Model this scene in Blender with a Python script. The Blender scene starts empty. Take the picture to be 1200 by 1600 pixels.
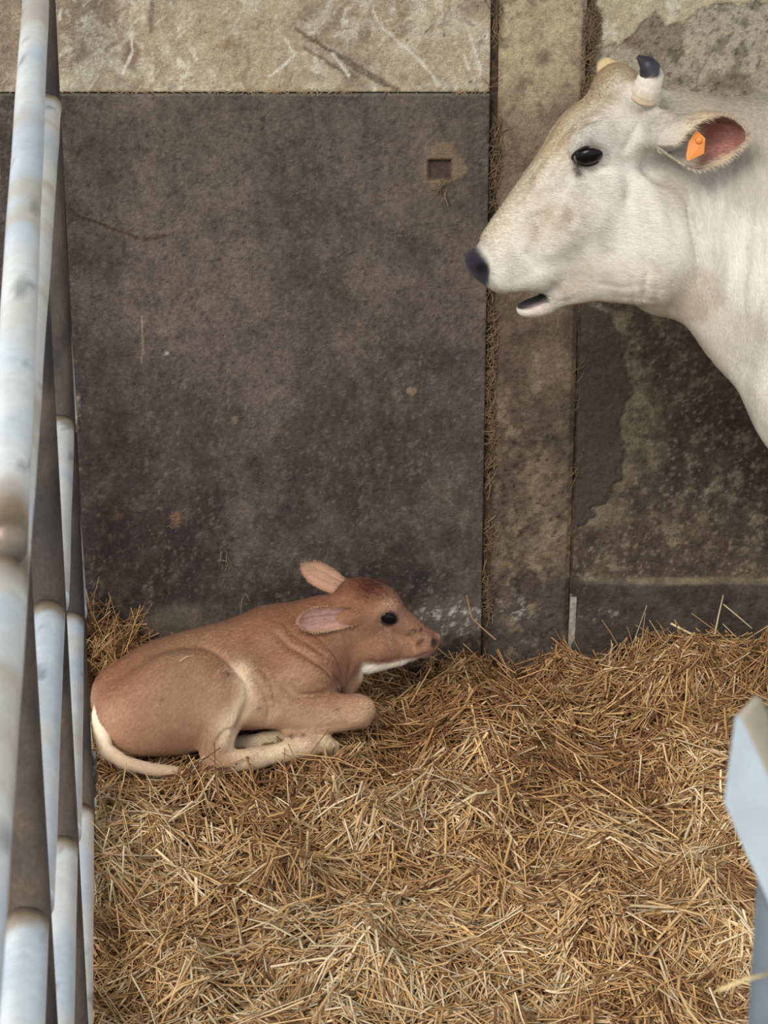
import bpy, math, random
import numpy as np

# ------------------------------------------------------------------ camera, sky, light, exposure
scene = bpy.context.scene
F_PX, PITCH, CAM_H = 3560.0, math.radians(20.5), 2.63      # focal length in pixels of the 1200 x 1600 frame
cam_data = bpy.data.cameras.new('camera')
cam_data.sensor_fit = 'HORIZONTAL'
cam_data.sensor_width = 36.0
cam_data.lens = F_PX / 1200.0 * 36.0
cam_data.clip_start = 0.05
cam_data.clip_end = 200.0
cam_data.dof.use_dof = True
cam_data.dof.focus_distance = 5.7
cam_data.dof.aperture_fstop = 24.0
cam = bpy.data.objects.new('camera', cam_data)
scene.collection.objects.link(cam)
cam.location = (0, 0, CAM_H)
cam.rotation_euler = (math.pi / 2 - PITCH, 0, 0)
scene.camera = cam

world = bpy.data.worlds.new('overcast_sky')
scene.world = world
world.use_nodes = True
wn = world.node_tree
wn.nodes['Background'].inputs['Color'].default_value = (0.86, 0.93, 1.0, 1)
wn.nodes['Background'].inputs['Strength'].default_value = 0.95

sun_data = bpy.data.lights.new('hazy_sun', 'SUN')
sun_data.energy = 3.0
sun_data.angle = math.radians(30)
sun_data.color = (1.0, 0.94, 0.84)
sun = bpy.data.objects.new('hazy_sun', sun_data)
scene.collection.objects.link(sun)
# the hazy light comes in over the open feeding side, behind and to the left of the viewer
sun.rotation_euler = (math.radians(52), 0, math.radians(-24))

scene.view_settings.view_transform = 'Standard'
scene.view_settings.look = 'None'
scene.view_settings.gamma = 1.0
scene.view_settings.use_curve_mapping = False
scene.view_settings.exposure = 0.08
scene.cycles.use_denoising = True

# ------------------------------------------------------------------ helpers
rng = np.random.default_rng(7)
V = lambda *a: np.array(a, dtype=float)
CP, SP = math.cos(PITCH), math.sin(PITCH)

def ray(px, py):
    a, b = (px - 600) / F_PX, (800 - py) / F_PX
    return V(a, CP + b * SP, -SP + b * CP)

def at(px, py, Y):
    """the point of the vertical plane y = Y that the photograph shows at (px, py)"""
    d = ray(px, py)
    return V(0, 0, CAM_H) + d * (Y / d[1])

def on_plane(px, py, p0, n, off=0.0):
    d = ray(px, py); o = V(0, 0, CAM_H)
    t = (off - np.dot(o - p0, n)) / np.dot(d, n)
    return o + d * t

def srgb(r, g, b):
    c = np.array([r, g, b], dtype=float) / 255.0
    return np.where(c <= 0.04045, c / 12.92, ((c + 0.055) / 1.055) ** 2.4)

def tag(o, label=None, cat=None, group=None, kind=None):
    if label: o['label'] = label
    if cat: o['category'] = cat
    if group: o['group'] = group
    if kind: o['kind'] = kind
    return o

def empty(name, loc):
    o = bpy.data.objects.new(name, None)
    scene.collection.objects.link(o)
    o.location = loc
    o.empty_display_size = 0.1
    return o

def mesh_obj(name, verts, faces, mat, parent=None, cols=None, smooth=True, attr=None):
    """verts (n,3) in world space; faces: (m,4)/(m,3) array or list; cols (n,3) linear"""
    verts = np.asarray(verts, dtype=np.float32)
    me = bpy.data.meshes.new(name)
    if isinstance(faces, np.ndarray):
        m, k = faces.shape
        me.vertices.add(len(verts))
        me.vertices.foreach_set('co', verts.ravel())
        me.loops.add(m * k)
        me.loops.foreach_set('vertex_index', faces.astype(np.int32).ravel())
        me.polygons.add(m)
        me.polygons.foreach_set('loop_start', np.arange(0, m * k, k, dtype=np.int32))
        me.update(calc_edges=True)
    else:
        me.from_pydata(verts.tolist(), [], faces)
        me.update()
    if smooth:
        me.polygons.foreach_set('use_smooth', np.ones(len(me.polygons), dtype=bool))
    if cols is not None:
        ca = me.color_attributes.new('tint', 'FLOAT_COLOR', 'POINT')
        buf = np.ones((len(verts), 4), dtype=np.float32)
        buf[:, :3] = cols
        ca.data.foreach_set('color', buf.ravel())
    me.materials.append(mat)
    o = bpy.data.objects.new(name, me)
    scene.collection.objects.link(o)
    if parent is not None:
        o.parent = parent
        pl = V(*parent.location)
        p2 = parent.parent
        while p2 is not None:
            pl = pl + V(*p2.location); p2 = p2.parent
        o.location = -pl
    return o

# --- value noise
def _hash(ix, iy, iz, seed):
    h = (ix.astype(np.int64) * 374761393 + iy.astype(np.int64) * 668265263 + iz.astype(np.int64) * 2147483647 + seed * 1274126177) & 0xffffffff
    h = ((h ^ (h >> 13)) * 1274126177) & 0xffffffff
    h = h ^ (h >> 16)
    return (h & 0xffffff).astype(np.float32) / float(0xffffff)

def vnoise(p, seed=0):
    p = np.asarray(p, dtype=np.float32)
    i = np.floor(p).astype(np.int64); f = p - i
    f = f * f * (3 - 2 * f)
    out = 0
    for dx in (0, 1):
        wx = f[..., 0] if dx else 1 - f[..., 0]
        for dy in (0, 1):
            wy = f[..., 1] if dy else 1 - f[..., 1]
            for dz in (0, 1):
                wz = f[..., 2] if dz else 1 - f[..., 2]
                out = out + wx * wy * wz * _hash(i[..., 0] + dx, i[..., 1] + dy, i[..., 2] + dz, seed)
    return out

_ROT = np.array([[0.36, 0.48, -0.80], [-0.80, 0.60, 0.0], [0.48, 0.64, 0.60]], dtype=np.float32)
def fbm(p, octaves=4, seed=0, gain=0.5):
    p = np.asarray(p, dtype=np.float32)
    a, s, t = 1.0, 0.0, 0.0
    for k in range(octaves):
        p = p @ _ROT
        s = s + a * vnoise(p * (2.03 ** k) + 17.3 * k, seed + k); t += a; a *= gain
    return s / t

def fbm2(x, z, scale, octaves=4, seed=0, gain=0.5):
    return fbm(np.stack([x * scale, z * scale, np.full_like(x, seed * 3.7)], -1), octaves, seed, gain)

def sstep(a, b, x):
    t = np.clip((x - a) / (b - a), 0, 1)
    return t * t * (3 - 2 * t)

def lerp(a, b, t):
    return a + (b - a) * t

def seg_dist(p, a, b):
    ab = b - a
    t = np.clip(((p - a) @ ab) / max(np.dot(ab, ab), 1e-12), 0, 1)
    return np.linalg.norm(p - a - t[..., None] * ab, axis=-1), t

def poly_dist(p, pts):
    d = np.full(p.shape[:-1], 1e9)
    for a, b in zip(pts[:-1], pts[1:]):
        d = np.minimum(d, seg_dist(p, np.asarray(a, float), np.asarray(b, float))[0])
    return d

def frame_from(axis, up):
    x = np.asarray(axis, float); x = x / np.linalg.norm(x)
    z = np.asarray(up, float); z = z - x * np.dot(z, x); z = z / np.linalg.norm(z)
    return np.stack([x, np.cross(z, x), z])       # rows: long axis, side, up

# --- signed distance modelling on a rectilinear grid, meshed by surface nets
class Sdf:
    def __init__(self, xs, ys, zs):
        self.ax = [np.asarray(a, dtype=np.float32) for a in (xs, ys, zs)]
        self.d = np.full([len(a) for a in self.ax], 0.3, dtype=np.float32)
    def _box(self, lo, hi):
        sl = []
        for a, l, h in zip(self.ax, lo, hi):
            i0 = max(int(np.searchsorted(a, l)) - 1, 0); i1 = min(int(np.searchsorted(a, h)) + 1, len(a))
            if i1 - i0 < 2: return None, None
            sl.append(slice(i0, i1))
        g = np.stack(np.meshgrid(*[a[s] for a, s in zip(self.ax, sl)], indexing='ij'), -1)
        return tuple(sl), g
    def _join(self, sl, nd, k, sub=False):
        d = self.d[sl]
        if sub:
            nd = -nd
            h = np.maximum(k - np.abs(d - nd), 0) / k if k > 0 else 0
            self.d[sl] = np.maximum(d, nd) + h * h * k * 0.25
        else:
            h = np.maximum(k - np.abs(d - nd), 0) / k if k > 0 else 0
            self.d[sl] = np.minimum(d, nd) - h * h * k * 0.25
    def ell(self, c, r, k=0.03, rot=None, sub=False):
        c = np.asarray(c, float); r = np.asarray(r, float); m = r.max() + k + 0.06
        sl, g = self._box(c - m, c + m)
        if sl is None: return
        q = (g - c).astype(np.float32)
        if rot is not None: q = q @ rot.T.astype(np.float32)
        r = r.astype(np.float32)
        k0 = np.linalg.norm(q / r, axis=-1); k1 = np.linalg.norm(q / (r * r), axis=-1)
        self._join(sl, np.where(k1 > 1e-6, k0 * (k0 - 1) / np.maximum(k1, 1e-6), -r.min()), k, sub)
    def cone(self, a, b, ra, rb, k=0.03, flat=None, sub=False):
        """tapered capsule; flat=(direction, factor) squeezes it along a direction"""
        a = np.asarray(a, float); b = np.asarray(b, float); m = max(ra, rb) + k + 0.06
        sl, g = self._box(np.minimum(a, b) - m, np.maximum(a, b) + m)
        if sl is None: return
        p = g - a; ab = b - a
        L2 = max(np.dot(ab, ab), 1e-9)
        t = np.clip((p @ ab) / L2, 0, 1)
        q = p - t[..., None] * ab
        if flat is not None:
            n = np.asarray(flat[0], float); n = n / np.linalg.norm(n)
            q = q + (q @ n)[..., None] * n * (1 / flat[1] - 1)
        self._join(sl, (np.linalg.norm(q, axis=-1) - (ra + (rb - ra) * t)).astype(np.float32), k, sub)
    def chain(self, pts, rs, k=0.03, flat=None):
        for i in range(len(pts) - 1):
            self.cone(pts[i], pts[i + 1], rs[i], rs[i + 1], k, flat)
    def crease(self, pts, width, depth):
        """press a groove (depth > 0) or raise a ridge (depth < 0) along a polyline"""
        pts = [np.asarray(p, float) for p in pts]
        if len(pts) < 2: return
        m = width * 3
        sl, g = self._box(np.min(pts, 0) - m, np.max(pts, 0) + m)
        if sl is None: return
        dd = np.full(g.shape[:-1], 1e9); tt = np.zeros(g.shape[:-1])
        n = len(pts) - 1
        for i in range(n):
            d1, t1 = seg_dist(g, pts[i], pts[i + 1])
            w = d1 < dd
            dd = np.where(w, d1, dd); tt = np.where(w, (i + t1) / n, tt)
        fade = np.minimum(1, np.minimum(tt, 1 - tt) * 5 + 0.12)
        self.d[sl] += (depth * fade * np.exp(-(dd / width) ** 2)).astype(np.float32)
    def dimple(self, c, width, depth):
        c = np.asarray(c, float)
        sl, g = self._box(c - 3 * width, c + 3 * width)
        if sl is None: return
        self.d[sl] += (depth * np.exp(-(np.linalg.norm(g - c, axis=-1) / width) ** 2)).astype(np.float32)
    def sample(self, p):
        p = np.atleast_2d(p); idx = []; fr = []
        for k in range(3):
            a = self.ax[k]
            i = np.clip(np.searchsorted(a, p[:, k]) - 1, 0, len(a) - 2)
            idx.append(i); fr.append(np.clip((p[:, k] - a[i]) / (a[i + 1] - a[i]), 0, 1))
        out = 0
        for dx in (0, 1):
            for dy in (0, 1):
                for dz in (0, 1):
                    w = (fr[0] if dx else 1 - fr[0]) * (fr[1] if dy else 1 - fr[1]) * (fr[2] if dz else 1 - fr[2])
                    out = out + w * self.d[idx[0] + dx, idx[1] + dy, idx[2] + dz]
        return out
    def normal(self, p, e=0.006):
        p = np.atleast_2d(p)
        g = np.stack([self.sample(p + np.eye(3)[i] * e) - self.sample(p - np.eye(3)[i] * e) for i in range(3)], -1)
        return g / np.maximum(np.linalg.norm(g, axis=-1, keepdims=True), 1e-9)
    def surf(self, px, py):
        """where the line of sight of a measured point meets the skin"""
        d = ray(px, py); o = V(0, 0, CAM_H)
        ys = np.arange(self.ax[1][0], self.ax[1][-1], 0.002)
        pts = o + d * (ys / d[1])[:, None]
        s = self.sample(pts)
        ok = np.all([(pts[:, k] >= self.ax[k][0]) & (pts[:, k] <= self.ax[k][-1]) for k in range(3)], 0)
        hit = np.nonzero((s < 0) & ok)[0]
        if len(hit) == 0:
            j = int(np.argmin(np.where(ok, s, 9))); return pts[j]
        i = hit[0]
        return pts[i]
    def surfs(self, pts):
        return [self.surf(*p) for p in pts]
    def mesh(self, relax=2):
        d = self.d; s = d < 0
        nx, ny, nz = d.shape
        c = np.zeros((nx - 1, ny - 1, nz - 1), dtype=np.int8)
        for dx in (0, 1):
            for dy in (0, 1):
                for dz in (0, 1):
                    c += s[dx:nx - 1 + dx, dy:ny - 1 + dy, dz:nz - 1 + dz]
        act = (c > 0) & (c < 8)
        I, J, K = np.nonzero(act)
        vid = np.full(act.shape, -1, dtype=np.int64); vid[I, J, K] = np.arange(len(I))
        acc = np.zeros((len(I), 3)); cnt = np.zeros(len(I))
        X = self.ax
        cor = [(x, y, z) for x in (0, 1) for y in (0, 1) for z in (0, 1)]
        for a in cor:
            for ax in range(3):
                if a[ax] == 1: continue
                b = list(a); b[ax] = 1
                da = d[I + a[0], J + a[1], K + a[2]]; db = d[I + b[0], J + b[1], K + b[2]]
                m = (da < 0) != (db < 0)
                t = np.where(m, da / np.where(m, da - db, 1), 0)
                pa = np.stack([X[0][I + a[0]], X[1][J + a[1]], X[2][K + a[2]]], -1)
                pb = np.stack([X[0][I + b[0]], X[1][J + b[1]], X[2][K + b[2]]], -1)
                acc += np.where(m[:, None], pa + (pb - pa) * t[:, None], 0); cnt += m
        v = acc / np.maximum(cnt, 1)[:, None]
        F = []
        for ax in range(3):
            u, w = (ax + 1) % 3, (ax + 2) % 3
            lo = [slice(1, -1)] * 3; lo[ax] = slice(0, -1)
            hi = [slice(1, -1)] * 3; hi[ax] = slice(1, None)
            A = s[tuple(lo)]; B = s[tuple(hi)]
            ii = np.nonzero(A != B)
            ins = A[ii]
            base = [ii[0].copy(), ii[1].copy(), ii[2].copy()]
            for q in range(3):
                if q != ax: base[q] = base[q] + 1
            def cell(du, dw):
                idx = [b.copy() for b in base]
                idx[u] -= du; idx[w] -= dw
                return vid[idx[0], idx[1], idx[2]]
            q = np.stack([cell(1, 1), cell(0, 1), cell(0, 0), cell(1, 0)], -1)
            q[~ins] = q[~ins][:, ::-1]
            F.append(q)
        F = np.concatenate(F)
        F = F[(F >= 0).all(1)]
        for _ in range(relax):           # tangential-ish smoothing
            s2 = np.zeros_like(v); n2 = np.zeros(len(v))
            for a, b in ((0, 1), (1, 2), (2, 3), (3, 0)):
                np.add.at(s2, F[:, a], v[F[:, b]]); np.add.at(n2, F[:, a], 1)
                np.add.at(s2, F[:, b], v[F[:, a]]); np.add.at(n2, F[:, b], 1)
            v = v * 0.5 + 0.5 * s2 / np.maximum(n2, 1)[:, None]
        return v, F

def fine_axis(stops):
    """stops: [(position, step), ...]; the step holds from its position to the next"""
    out = []
    for (a, st), (b, _) in zip(stops[:-1], stops[1:]):
        out.append(np.arange(a, b - st * 0.5, st))
    out.append([stops[-1][0]])
    return np.concatenate(out)

def tube(pts, rs, n=14, caps=True):
    """round pipe through points; returns verts, quads (+ cap fans as quads with a doubled corner)"""
    pts = np.asarray(pts, float); rs = np.broadcast_to(np.asarray(rs, float), (len(pts),))
    vs = []; t0 = None
    for i, p in enumerate(pts):
        t = pts[min(i + 1, len(pts) - 1)] - pts[max(i - 1, 0)]; t = t / np.linalg.norm(t)
        if t0 is None:
            ref = V(0, 0, 1) if abs(t[2]) < 0.9 else V(1, 0, 0)
            u = np.cross(t, ref); u /= np.linalg.norm(u)
        else:
            u = u - t * np.dot(u, t); u /= np.linalg.norm(u)
        t0 = t; w = np.cross(t, u)
        a = np.linspace(0, 2 * np.pi, n, endpoint=False)
        vs.append(p + rs[i] * (np.cos(a)[:, None] * u + np.sin(a)[:, None] * w))
    f = []
    for i in range(len(pts) - 1):
        for j in range(n):
            f.append([i * n + j, i * n + (j + 1) % n, (i + 1) * n + (j + 1) % n, (i + 1) * n + j])
    v = np.concatenate(vs)
    if caps:
        f.append(list(range(n))[::-1]); f.append(list(range((len(pts) - 1) * n, len(pts) * n)))
    return v, f

def box(lo, hi):
    x0, y0, z0 = lo; x1, y1, z1 = hi
    v = [(x0, y0, z0), (x1, y0, z0), (x1, y1, z0), (x0, y1, z0), (x0, y0, z1), (x1, y0, z1), (x1, y1, z1), (x0, y1, z1)]
    f = [(3, 2, 1, 0), (4, 5, 6, 7), (0, 1, 5, 4), (1, 2, 6, 5), (2, 3, 7, 6), (3, 0, 4, 7)]
    return v, f

def merge(parts):
    vs, fs, n = [], [], 0
    for v, f in parts:
        v = np.asarray(v, float)
        vs.append(v); fs += [[i + n for i in q] for q in f]; n += len(v)
    return np.concatenate(vs), fs

def blades(base, tip, width, side, cols_a, cols_b):
    """thin hair blades: one triangle each"""
    n = len(base)
    v = np.empty((n, 3, 3)); v[:, 0] = base - side * width[:, None] / 2; v[:, 1] = base + side * width[:, None] / 2; v[:, 2] = tip
    c = np.empty((n, 3, 3)); c[:, 0] = cols_a; c[:, 1] = cols_a; c[:, 2] = cols_b
    return v.reshape(-1, 3), np.arange(n * 3).reshape(-1, 3), c.reshape(-1, 3)

# ------------------------------------------------------------------ materials
def new_mat(name):
    m = bpy.data.materials.new(name); m.use_nodes = True
    nt = m.node_tree; b = nt.nodes['Principled BSDF']
    return m, nt, b

def tint_mat(name, rough=0.85, spec=0.25, bumps=(), grain=(), sheen=0.0, metallic=0.0, subsurface=0.0):
    """colour from the painted 'tint' attribute; grain: (scale, amount, stretch) brightness noise; bumps: (scale, distance, strength, stretch)"""
    m, nt, b = new_mat(name)
    N, L = nt.nodes, nt.links
    at_ = N.new('ShaderNodeAttribute'); at_.attribute_name = 'tint'
    tc = N.new('ShaderNodeTexCoord')
    col = at_.outputs['Color']
    def noise(scale, stretch, detail=4):
        mp = N.new('ShaderNodeMapping'); L.new(tc.outputs['Object'], mp.inputs['Vector'])
        mp.inputs['Scale'].default_value = stretch
        nz = N.new('ShaderNodeTexNoise'); nz.inputs['Scale'].default_value = scale; nz.inputs['Detail'].default_value = detail
        nz.inputs['Roughness'].default_value = 0.6
        L.new(mp.outputs['Vector'], nz.inputs['Vector'])
        return nz.outputs['Fac']
    for sc, amt, st in grain:
        f = noise(sc, st)
        mr = N.new('ShaderNodeMapRange'); mr.inputs['From Min'].default_value = 0.25; mr.inputs['From Max'].default_value = 0.75
        mr.inputs['To Min'].default_value = 1 - amt; mr.inputs['To Max'].default_value = 1 + amt
        L.new(f, mr.inputs['Value'])
        mx = N.new('ShaderNodeVectorMath'); mx.operation = 'SCALE'
        L.new(col, mx.inputs[0]); L.new(mr.outputs['Result'], mx.inputs['Scale'])
        col = mx.outputs['Vector']
    L.new(col, b.inputs['Base Color'])
    prev = None
    for sc, dist, strength, st in bumps:
        f = noise(sc, st)
        bp = N.new('ShaderNodeBump'); bp.inputs['Distance'].default_value = dist; bp.inputs['Strength'].default_value = strength
        L.new(f, bp.inputs['Height'])
        if prev is not None: L.new(prev, bp.inputs['Normal'])
        prev = bp.outputs['Normal']
    if prev is not None: L.new(prev, b.inputs['Normal'])
    b.inputs['Roughness'].default_value = rough
    b.inputs['Specular IOR Level'].default_value = spec
    b.inputs['Metallic'].default_value = metallic
    if sheen:
        b.inputs['Sheen Weight'].default_value = sheen; b.inputs['Sheen Roughness'].default_value = 0.5
    return m

def plain_mat(name, col, rough=0.6, spec=0.4, metallic=0.0, noise_amt=0.15, noise_scale=40, bump=0.0):
    m, nt, b = new_mat(name)
    N, L = nt.nodes, nt.links
    tc = N.new('ShaderNodeTexCoord')
    nz = N.new('ShaderNodeTexNoise'); nz.inputs['Scale'].default_value = noise_scale; nz.inputs['Detail'].default_value = 5
    L.new(tc.outputs['Object'], nz.inputs['Vector'])
    cr = N.new('ShaderNodeValToRGB')
    c = np.asarray(col, float)
    cr.color_ramp.elements[0].position = 0.3; cr.color_ramp.elements[1].position = 0.7
    cr.color_ramp.elements[0].color = (*np.clip(c * (1 - noise_amt), 0, 1), 1)
    cr.color_ramp.elements[1].color = (*np.clip(c * (1 + noise_amt), 0, 1), 1)
    L.new(nz.outputs['Fac'], cr.inputs['Fac']); L.new(cr.outputs['Color'], b.inputs['Base Color'])
    if bump:
        bp = N.new('ShaderNodeBump'); bp.inputs['Strength'].default_value = 0.6; bp.inputs['Distance'].default_value = bump
        L.new(nz.outputs['Fac'], bp.inputs['Height']); L.new(bp.outputs['Normal'], b.inputs['Normal'])
    b.inputs['Roughness'].default_value = rough
    b.inputs['Specular IOR Level'].default_value = spec
    b.inputs['Metallic'].default_value = metallic
    return m

M_CONC = tint_mat('stained_concrete', rough=0.95, spec=0.1,
                  bumps=((60, 0.008, 0.6, (1, 1, 1)), (240, 0.004, 0.6, (1, 1, 1))),
                  grain=((22, 0.12, (1, 1, 1)), (95, 0.24, (1, 1, 1)), (330, 0.30, (1, 1, 1))))
M_STRAW = tint_mat('straw', rough=0.55, spec=0.35, grain=((300, 0.10, (1, 1, 1)),))
M_SOIL = tint_mat('trodden_litter', rough=1.0, spec=0.05, bumps=((80, 0.02, 0.8, (1, 1, 1)),), grain=((120, 0.35, (1, 1, 1)),))
M_CALF = tint_mat('calf_coat', rough=0.9, spec=0.12, sheen=0.15,
                  bumps=((140, 0.004, 0.35, (0.35, 1, 1)), (420, 0.002, 0.4, (0.25, 1, 1))), grain=((300, 0.10, (0.3, 1, 1)), (60, 0.05, (1, 1, 1))))
M_COW = tint_mat('cow_coat', rough=0.85, spec=0.15, sheen=0.12,
                 bumps=((110, 0.004, 0.3, (1, 1, 0.4)), (380, 0.002, 0.4, (1, 1, 0.3))), grain=((260, 0.07, (1, 1, 0.35)), (45, 0.04, (1, 1, 1))))
M_HAIR = tint_mat('hair', rough=0.7, spec=0.2)
M_EYE = plain_mat('wet_eye', srgb(16, 13, 15), rough=0.22, spec=0.22, noise_amt=0.1)
M_HOOF = plain_mat('hoof_horn', srgb(70, 60, 52), rough=0.6, noise_amt=0.3, noise_scale=60)
M_TAG = plain_mat('orange_plastic', srgb(226, 140, 66), rough=0.45, noise_amt=0.08, noise_scale=60)
M_DARK = plain_mat('dark_gap', srgb(42, 36, 32), rough=1.0, spec=0.05, noise_amt=0.4, noise_scale=30)
# ------------------------------------------------------------------ the setting: floor, back wall, added roof
YW = 5.94                                       # front of the concrete back wall
def W(px, py):
    p = at(px, py, YW); return V(p[0], p[2])

def mix(c, col, m):
    return c + (np.asarray(col) - c) * np.clip(m, 0, 1)[..., None]

def blob(x, z, c, rx, rz, soft=0.35, rough=0.25, seed=1, scale=18):
    q = np.hypot((x - c[0]) / rx, (z - c[1]) / rz) + (fbm2(x, z, scale, 3, seed) - 0.5) * 2 * rough
    return 1 - sstep(1 - soft, 1 + soft, q)

def stroke(x, z, pts, w, seed=1, wob=0.004, ragged=0.5):
    xx = x + (fbm2(x, z, 22, 3, seed) - 0.5) * 2 * wob; zz = z + (fbm2(x, z, 22, 3, seed + 9) - 0.5) * 2 * wob
    d = poly_dist(np.stack([xx, zz], -1), [np.asarray(p) for p in pts])
    k = w * (1 - ragged + 2 * ragged * fbm2(x, z, 55, 3, seed + 4))
    return 1 - sstep(k * 0.5, k * 1.15 + 1e-5, d)

def panel(name, xs, zs, y_of, col_of, thick, parent, mat=M_CONC):
    xs = np.concatenate([[xs[0]], xs, [xs[-1]]]); zs = np.concatenate([[zs[0]], zs, [zs[-1]]])
    X, Z = np.meshgrid(xs, zs, indexing='ij')
    Y = y_of(X, Z).astype(float)
    col = col_of(X, Z)
    edge = np.zeros_like(X, bool); edge[0] = edge[-1] = True; edge[:, 0] = edge[:, -1] = True
    Y = np.where(edge, YW + thick, Y)
    n, m = X.shape
    i = np.arange(n * m).reshape(n, m)
    f = np.stack([i[:-1, :-1], i[1:, :-1], i[1:, 1:], i[:-1, 1:]], -1).reshape(-1, 4)
    return mesh_obj(name, np.stack([X, Y, Z], -1).reshape(-1, 3), f, mat, parent, col.reshape(-1, 3), smooth=True)

wall_back = empty('wall_back', (0, YW, 0)); tag(wall_back, 'stained concrete back wall of the stall with panels and pillar', kind='structure')
v, f = box((-3.0, YW + 0.06, -0.3), (3.4, YW + 0.22, 5.5))
mesh_obj('wall_core', v, f, M_DARK, wall_back, smooth=False)
M_MORTAR = plain_mat('joint_mortar', srgb(84, 70, 58), rough=1.0, spec=0.05, noise_amt=0.45, noise_scale=60, bump=0.01)

Z_LINE = float(W(400, 145)[1]); Z_LEDGE = float(W(1050, 907)[1])
XJ1, XJ2 = 0.288, 0.527                         # the two vertical joints

S = srgb
# --- dark lower slab
def low_y(x, z):
    y = YW - 0.018 + (fbm2(x, z, 5, 3, 3) - 0.5) * 0.010 + (fbm2(x, z, 40, 3, 4) - 0.5) * 0.003
    y = y - blob(x, z, W(285, 985), 0.125, 0.075, 0.5, 0.35, 5, 14) * 0.030           # dried mound stuck at the foot
    c = W(690, 256)
    y = y - blob(x, z, c, 0.056, 0.058, 0.2, 0.55, 6, 30) * 0.004
    sq = np.maximum(np.abs(x - W(687, 263)[0]) / 0.031, np.abs(z - W(687, 263)[1]) / 0.028)
    y = y + (1 - sstep(0.92, 1.05, sq)) * 0.016                                        # square pocket in the slab
    y = y + stroke(x, z, [W(104, 318), W(120, 335), W(150, 346), W(190, 362), W(225, 374), W(262, 366)], 0.0035, 8, 0.006) * 0.006
    y = y - blob(x, z, W(643, 608), 0.013, 0.012, 0.3, 0.3, 11, 60) * 0.004
    y = y - blob(x, z, W(700, 965), 0.085, 0.055, 0.5, 0.5, 12, 25) * 0.006 * fbm2(x, z, 60, 3, 13)
    return y
def low_c(x, z):
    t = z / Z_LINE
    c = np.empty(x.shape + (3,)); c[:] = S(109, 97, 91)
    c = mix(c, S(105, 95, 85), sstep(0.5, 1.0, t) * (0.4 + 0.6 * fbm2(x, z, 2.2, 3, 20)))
    c = mix(c, S(56, 50, 49), sstep(0.72, 0.05, t) * 0.95)  # stained foot, deepened to paint in the weaker light low down
    c = mix(c, S(124, 111, 98), sstep(0.52, 0.72, fbm2(x, z, 4.0, 4, 21)) * 0.45)
    c = mix(c, S(78, 70, 70), sstep(0.5, 0.7, fbm2(x, z, 6.0, 4, 22)) * 0.5)
    c = mix(c, S(70, 70, 76), blob(x, z, W(640, 400), 0.07, 0.05, 0.6, 0.5, 23) * 0.55)
    c = mix(c, S(72, 70, 76), blob(x, z, W(450, 255), 0.09, 0.05, 0.7, 0.5, 24) * 0.4)
    c = mix(c, S(58, 55, 60), blob(x, z, W(690, 560), 0.08, 0.05, 0.7, 0.5, 25) * 0.5)
    c = mix(c, S(60, 56, 60), blob(x, z, W(500, 640), 0.10, 0.07, 0.7, 0.5, 26) * 0.4)
    c = mix(c, S(48, 44, 46), blob(x, z, W(330, 850), 0.16, 0.09, 0.7, 0.5, 27) * 0.5)
    c = mix(c, S(46, 42, 46), blob(x, z, W(460, 930), 0.14, 0.06, 0.7, 0.4, 28) * 0.65)
    c = mix(c, S(44, 41, 48), blob(x, z, W(655, 905), 0.03, 0.03, 0.6, 0.4, 29) * 0.7)
    c = mix(c, S(44, 41, 48), blob(x, z, W(620, 855), 0.02, 0.02, 0.6, 0.4, 30) * 0.6)
    c = mix(c, S(60, 56, 58), sstep(-0.78, -0.84, x) * 0.6)
    c = mix(c, S(128, 122, 116), sstep(Z_LINE - 0.05, Z_LINE, z) * 0.30 * sstep(0.4, 0.7, fbm2(x, z, 9, 3, 31)))
    c = mix(c, S(140, 128, 112), sstep(Z_LINE - 0.006, Z_LINE - 0.001, z) * 0.6)
    # dry straw-coloured scuffs and flecks
    for k_, (sc_, dk, lt) in enumerate(((2.6, 0.32, 0.28), (8.0, 0.24, 0.20), (26.0, 0.26, 0.24))):
        w_ = fbm(np.stack([x * sc_ * 1.25, z * sc_ * 0.85, x * 0 + 4.0 * k_], -1), 5, 140 + k_, 0.62)
        c = mix(c, S(136, 122, 111), sstep(0.52, 0.72, w_) * lt); c = mix(c, S(56, 50, 52), sstep(0.48, 0.30, w_) * dk)
    fl = fbm2(x, z, 70, 5, 33, 0.65)
    c = mix(c, S(138, 122, 104), sstep(0.58, 0.70, fl) * 0.45)
    c = mix(c, S(56, 50, 50), sstep(0.42, 0.30, fl) * 0.5)
    c = c * (0.86 + 0.28 * fbm2(x, z, 120, 3, 133, 0.7))[..., None]
    stk = fbm(np.stack([x * 160 + z * 60, z * 26 - x * 10, x * 0], -1), 3, 34)
    c = mix(c, S(134, 120, 104), sstep(0.70, 0.80, stk) * 0.35)
    # marks of their own
    c = mix(c, S(104, 92, 80), blob(x, z, W(285, 985), 0.13, 0.08, 0.4, 0.4, 5, 14) * 0.75)
    c = mix(c, S(146, 126, 102), blob(x, z, W(691, 256), 0.054, 0.056, 0.16, 0.55, 6, 30) * 0.85)
    sq = np.maximum(np.abs(x - W(687, 263)[0]) / 0.031, np.abs(z - W(687, 263)[1]) / 0.028)
    c = mix(c, S(92, 78, 70), 1 - sstep(0.9, 1.08, sq))
    c = mix(c, S(92, 72, 58), stroke(x, z, [W(104, 318), W(120, 335), W(150, 346), W(190, 362), W(225, 374), W(262, 366)], 0.0045, 8, 0.006) * 0.8)
    c = mix(c, S(160, 146, 124), stroke(x, z, [W(222, 492), W(224, 530), W(222, 565)], 0.0022, 36, 0.004) * 0.7)
    c = mix(c, S(150, 130, 106), blob(x, z, W(643, 608), 0.015, 0.013, 0.2, 0.3, 11, 60) * 0.85)
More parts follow.
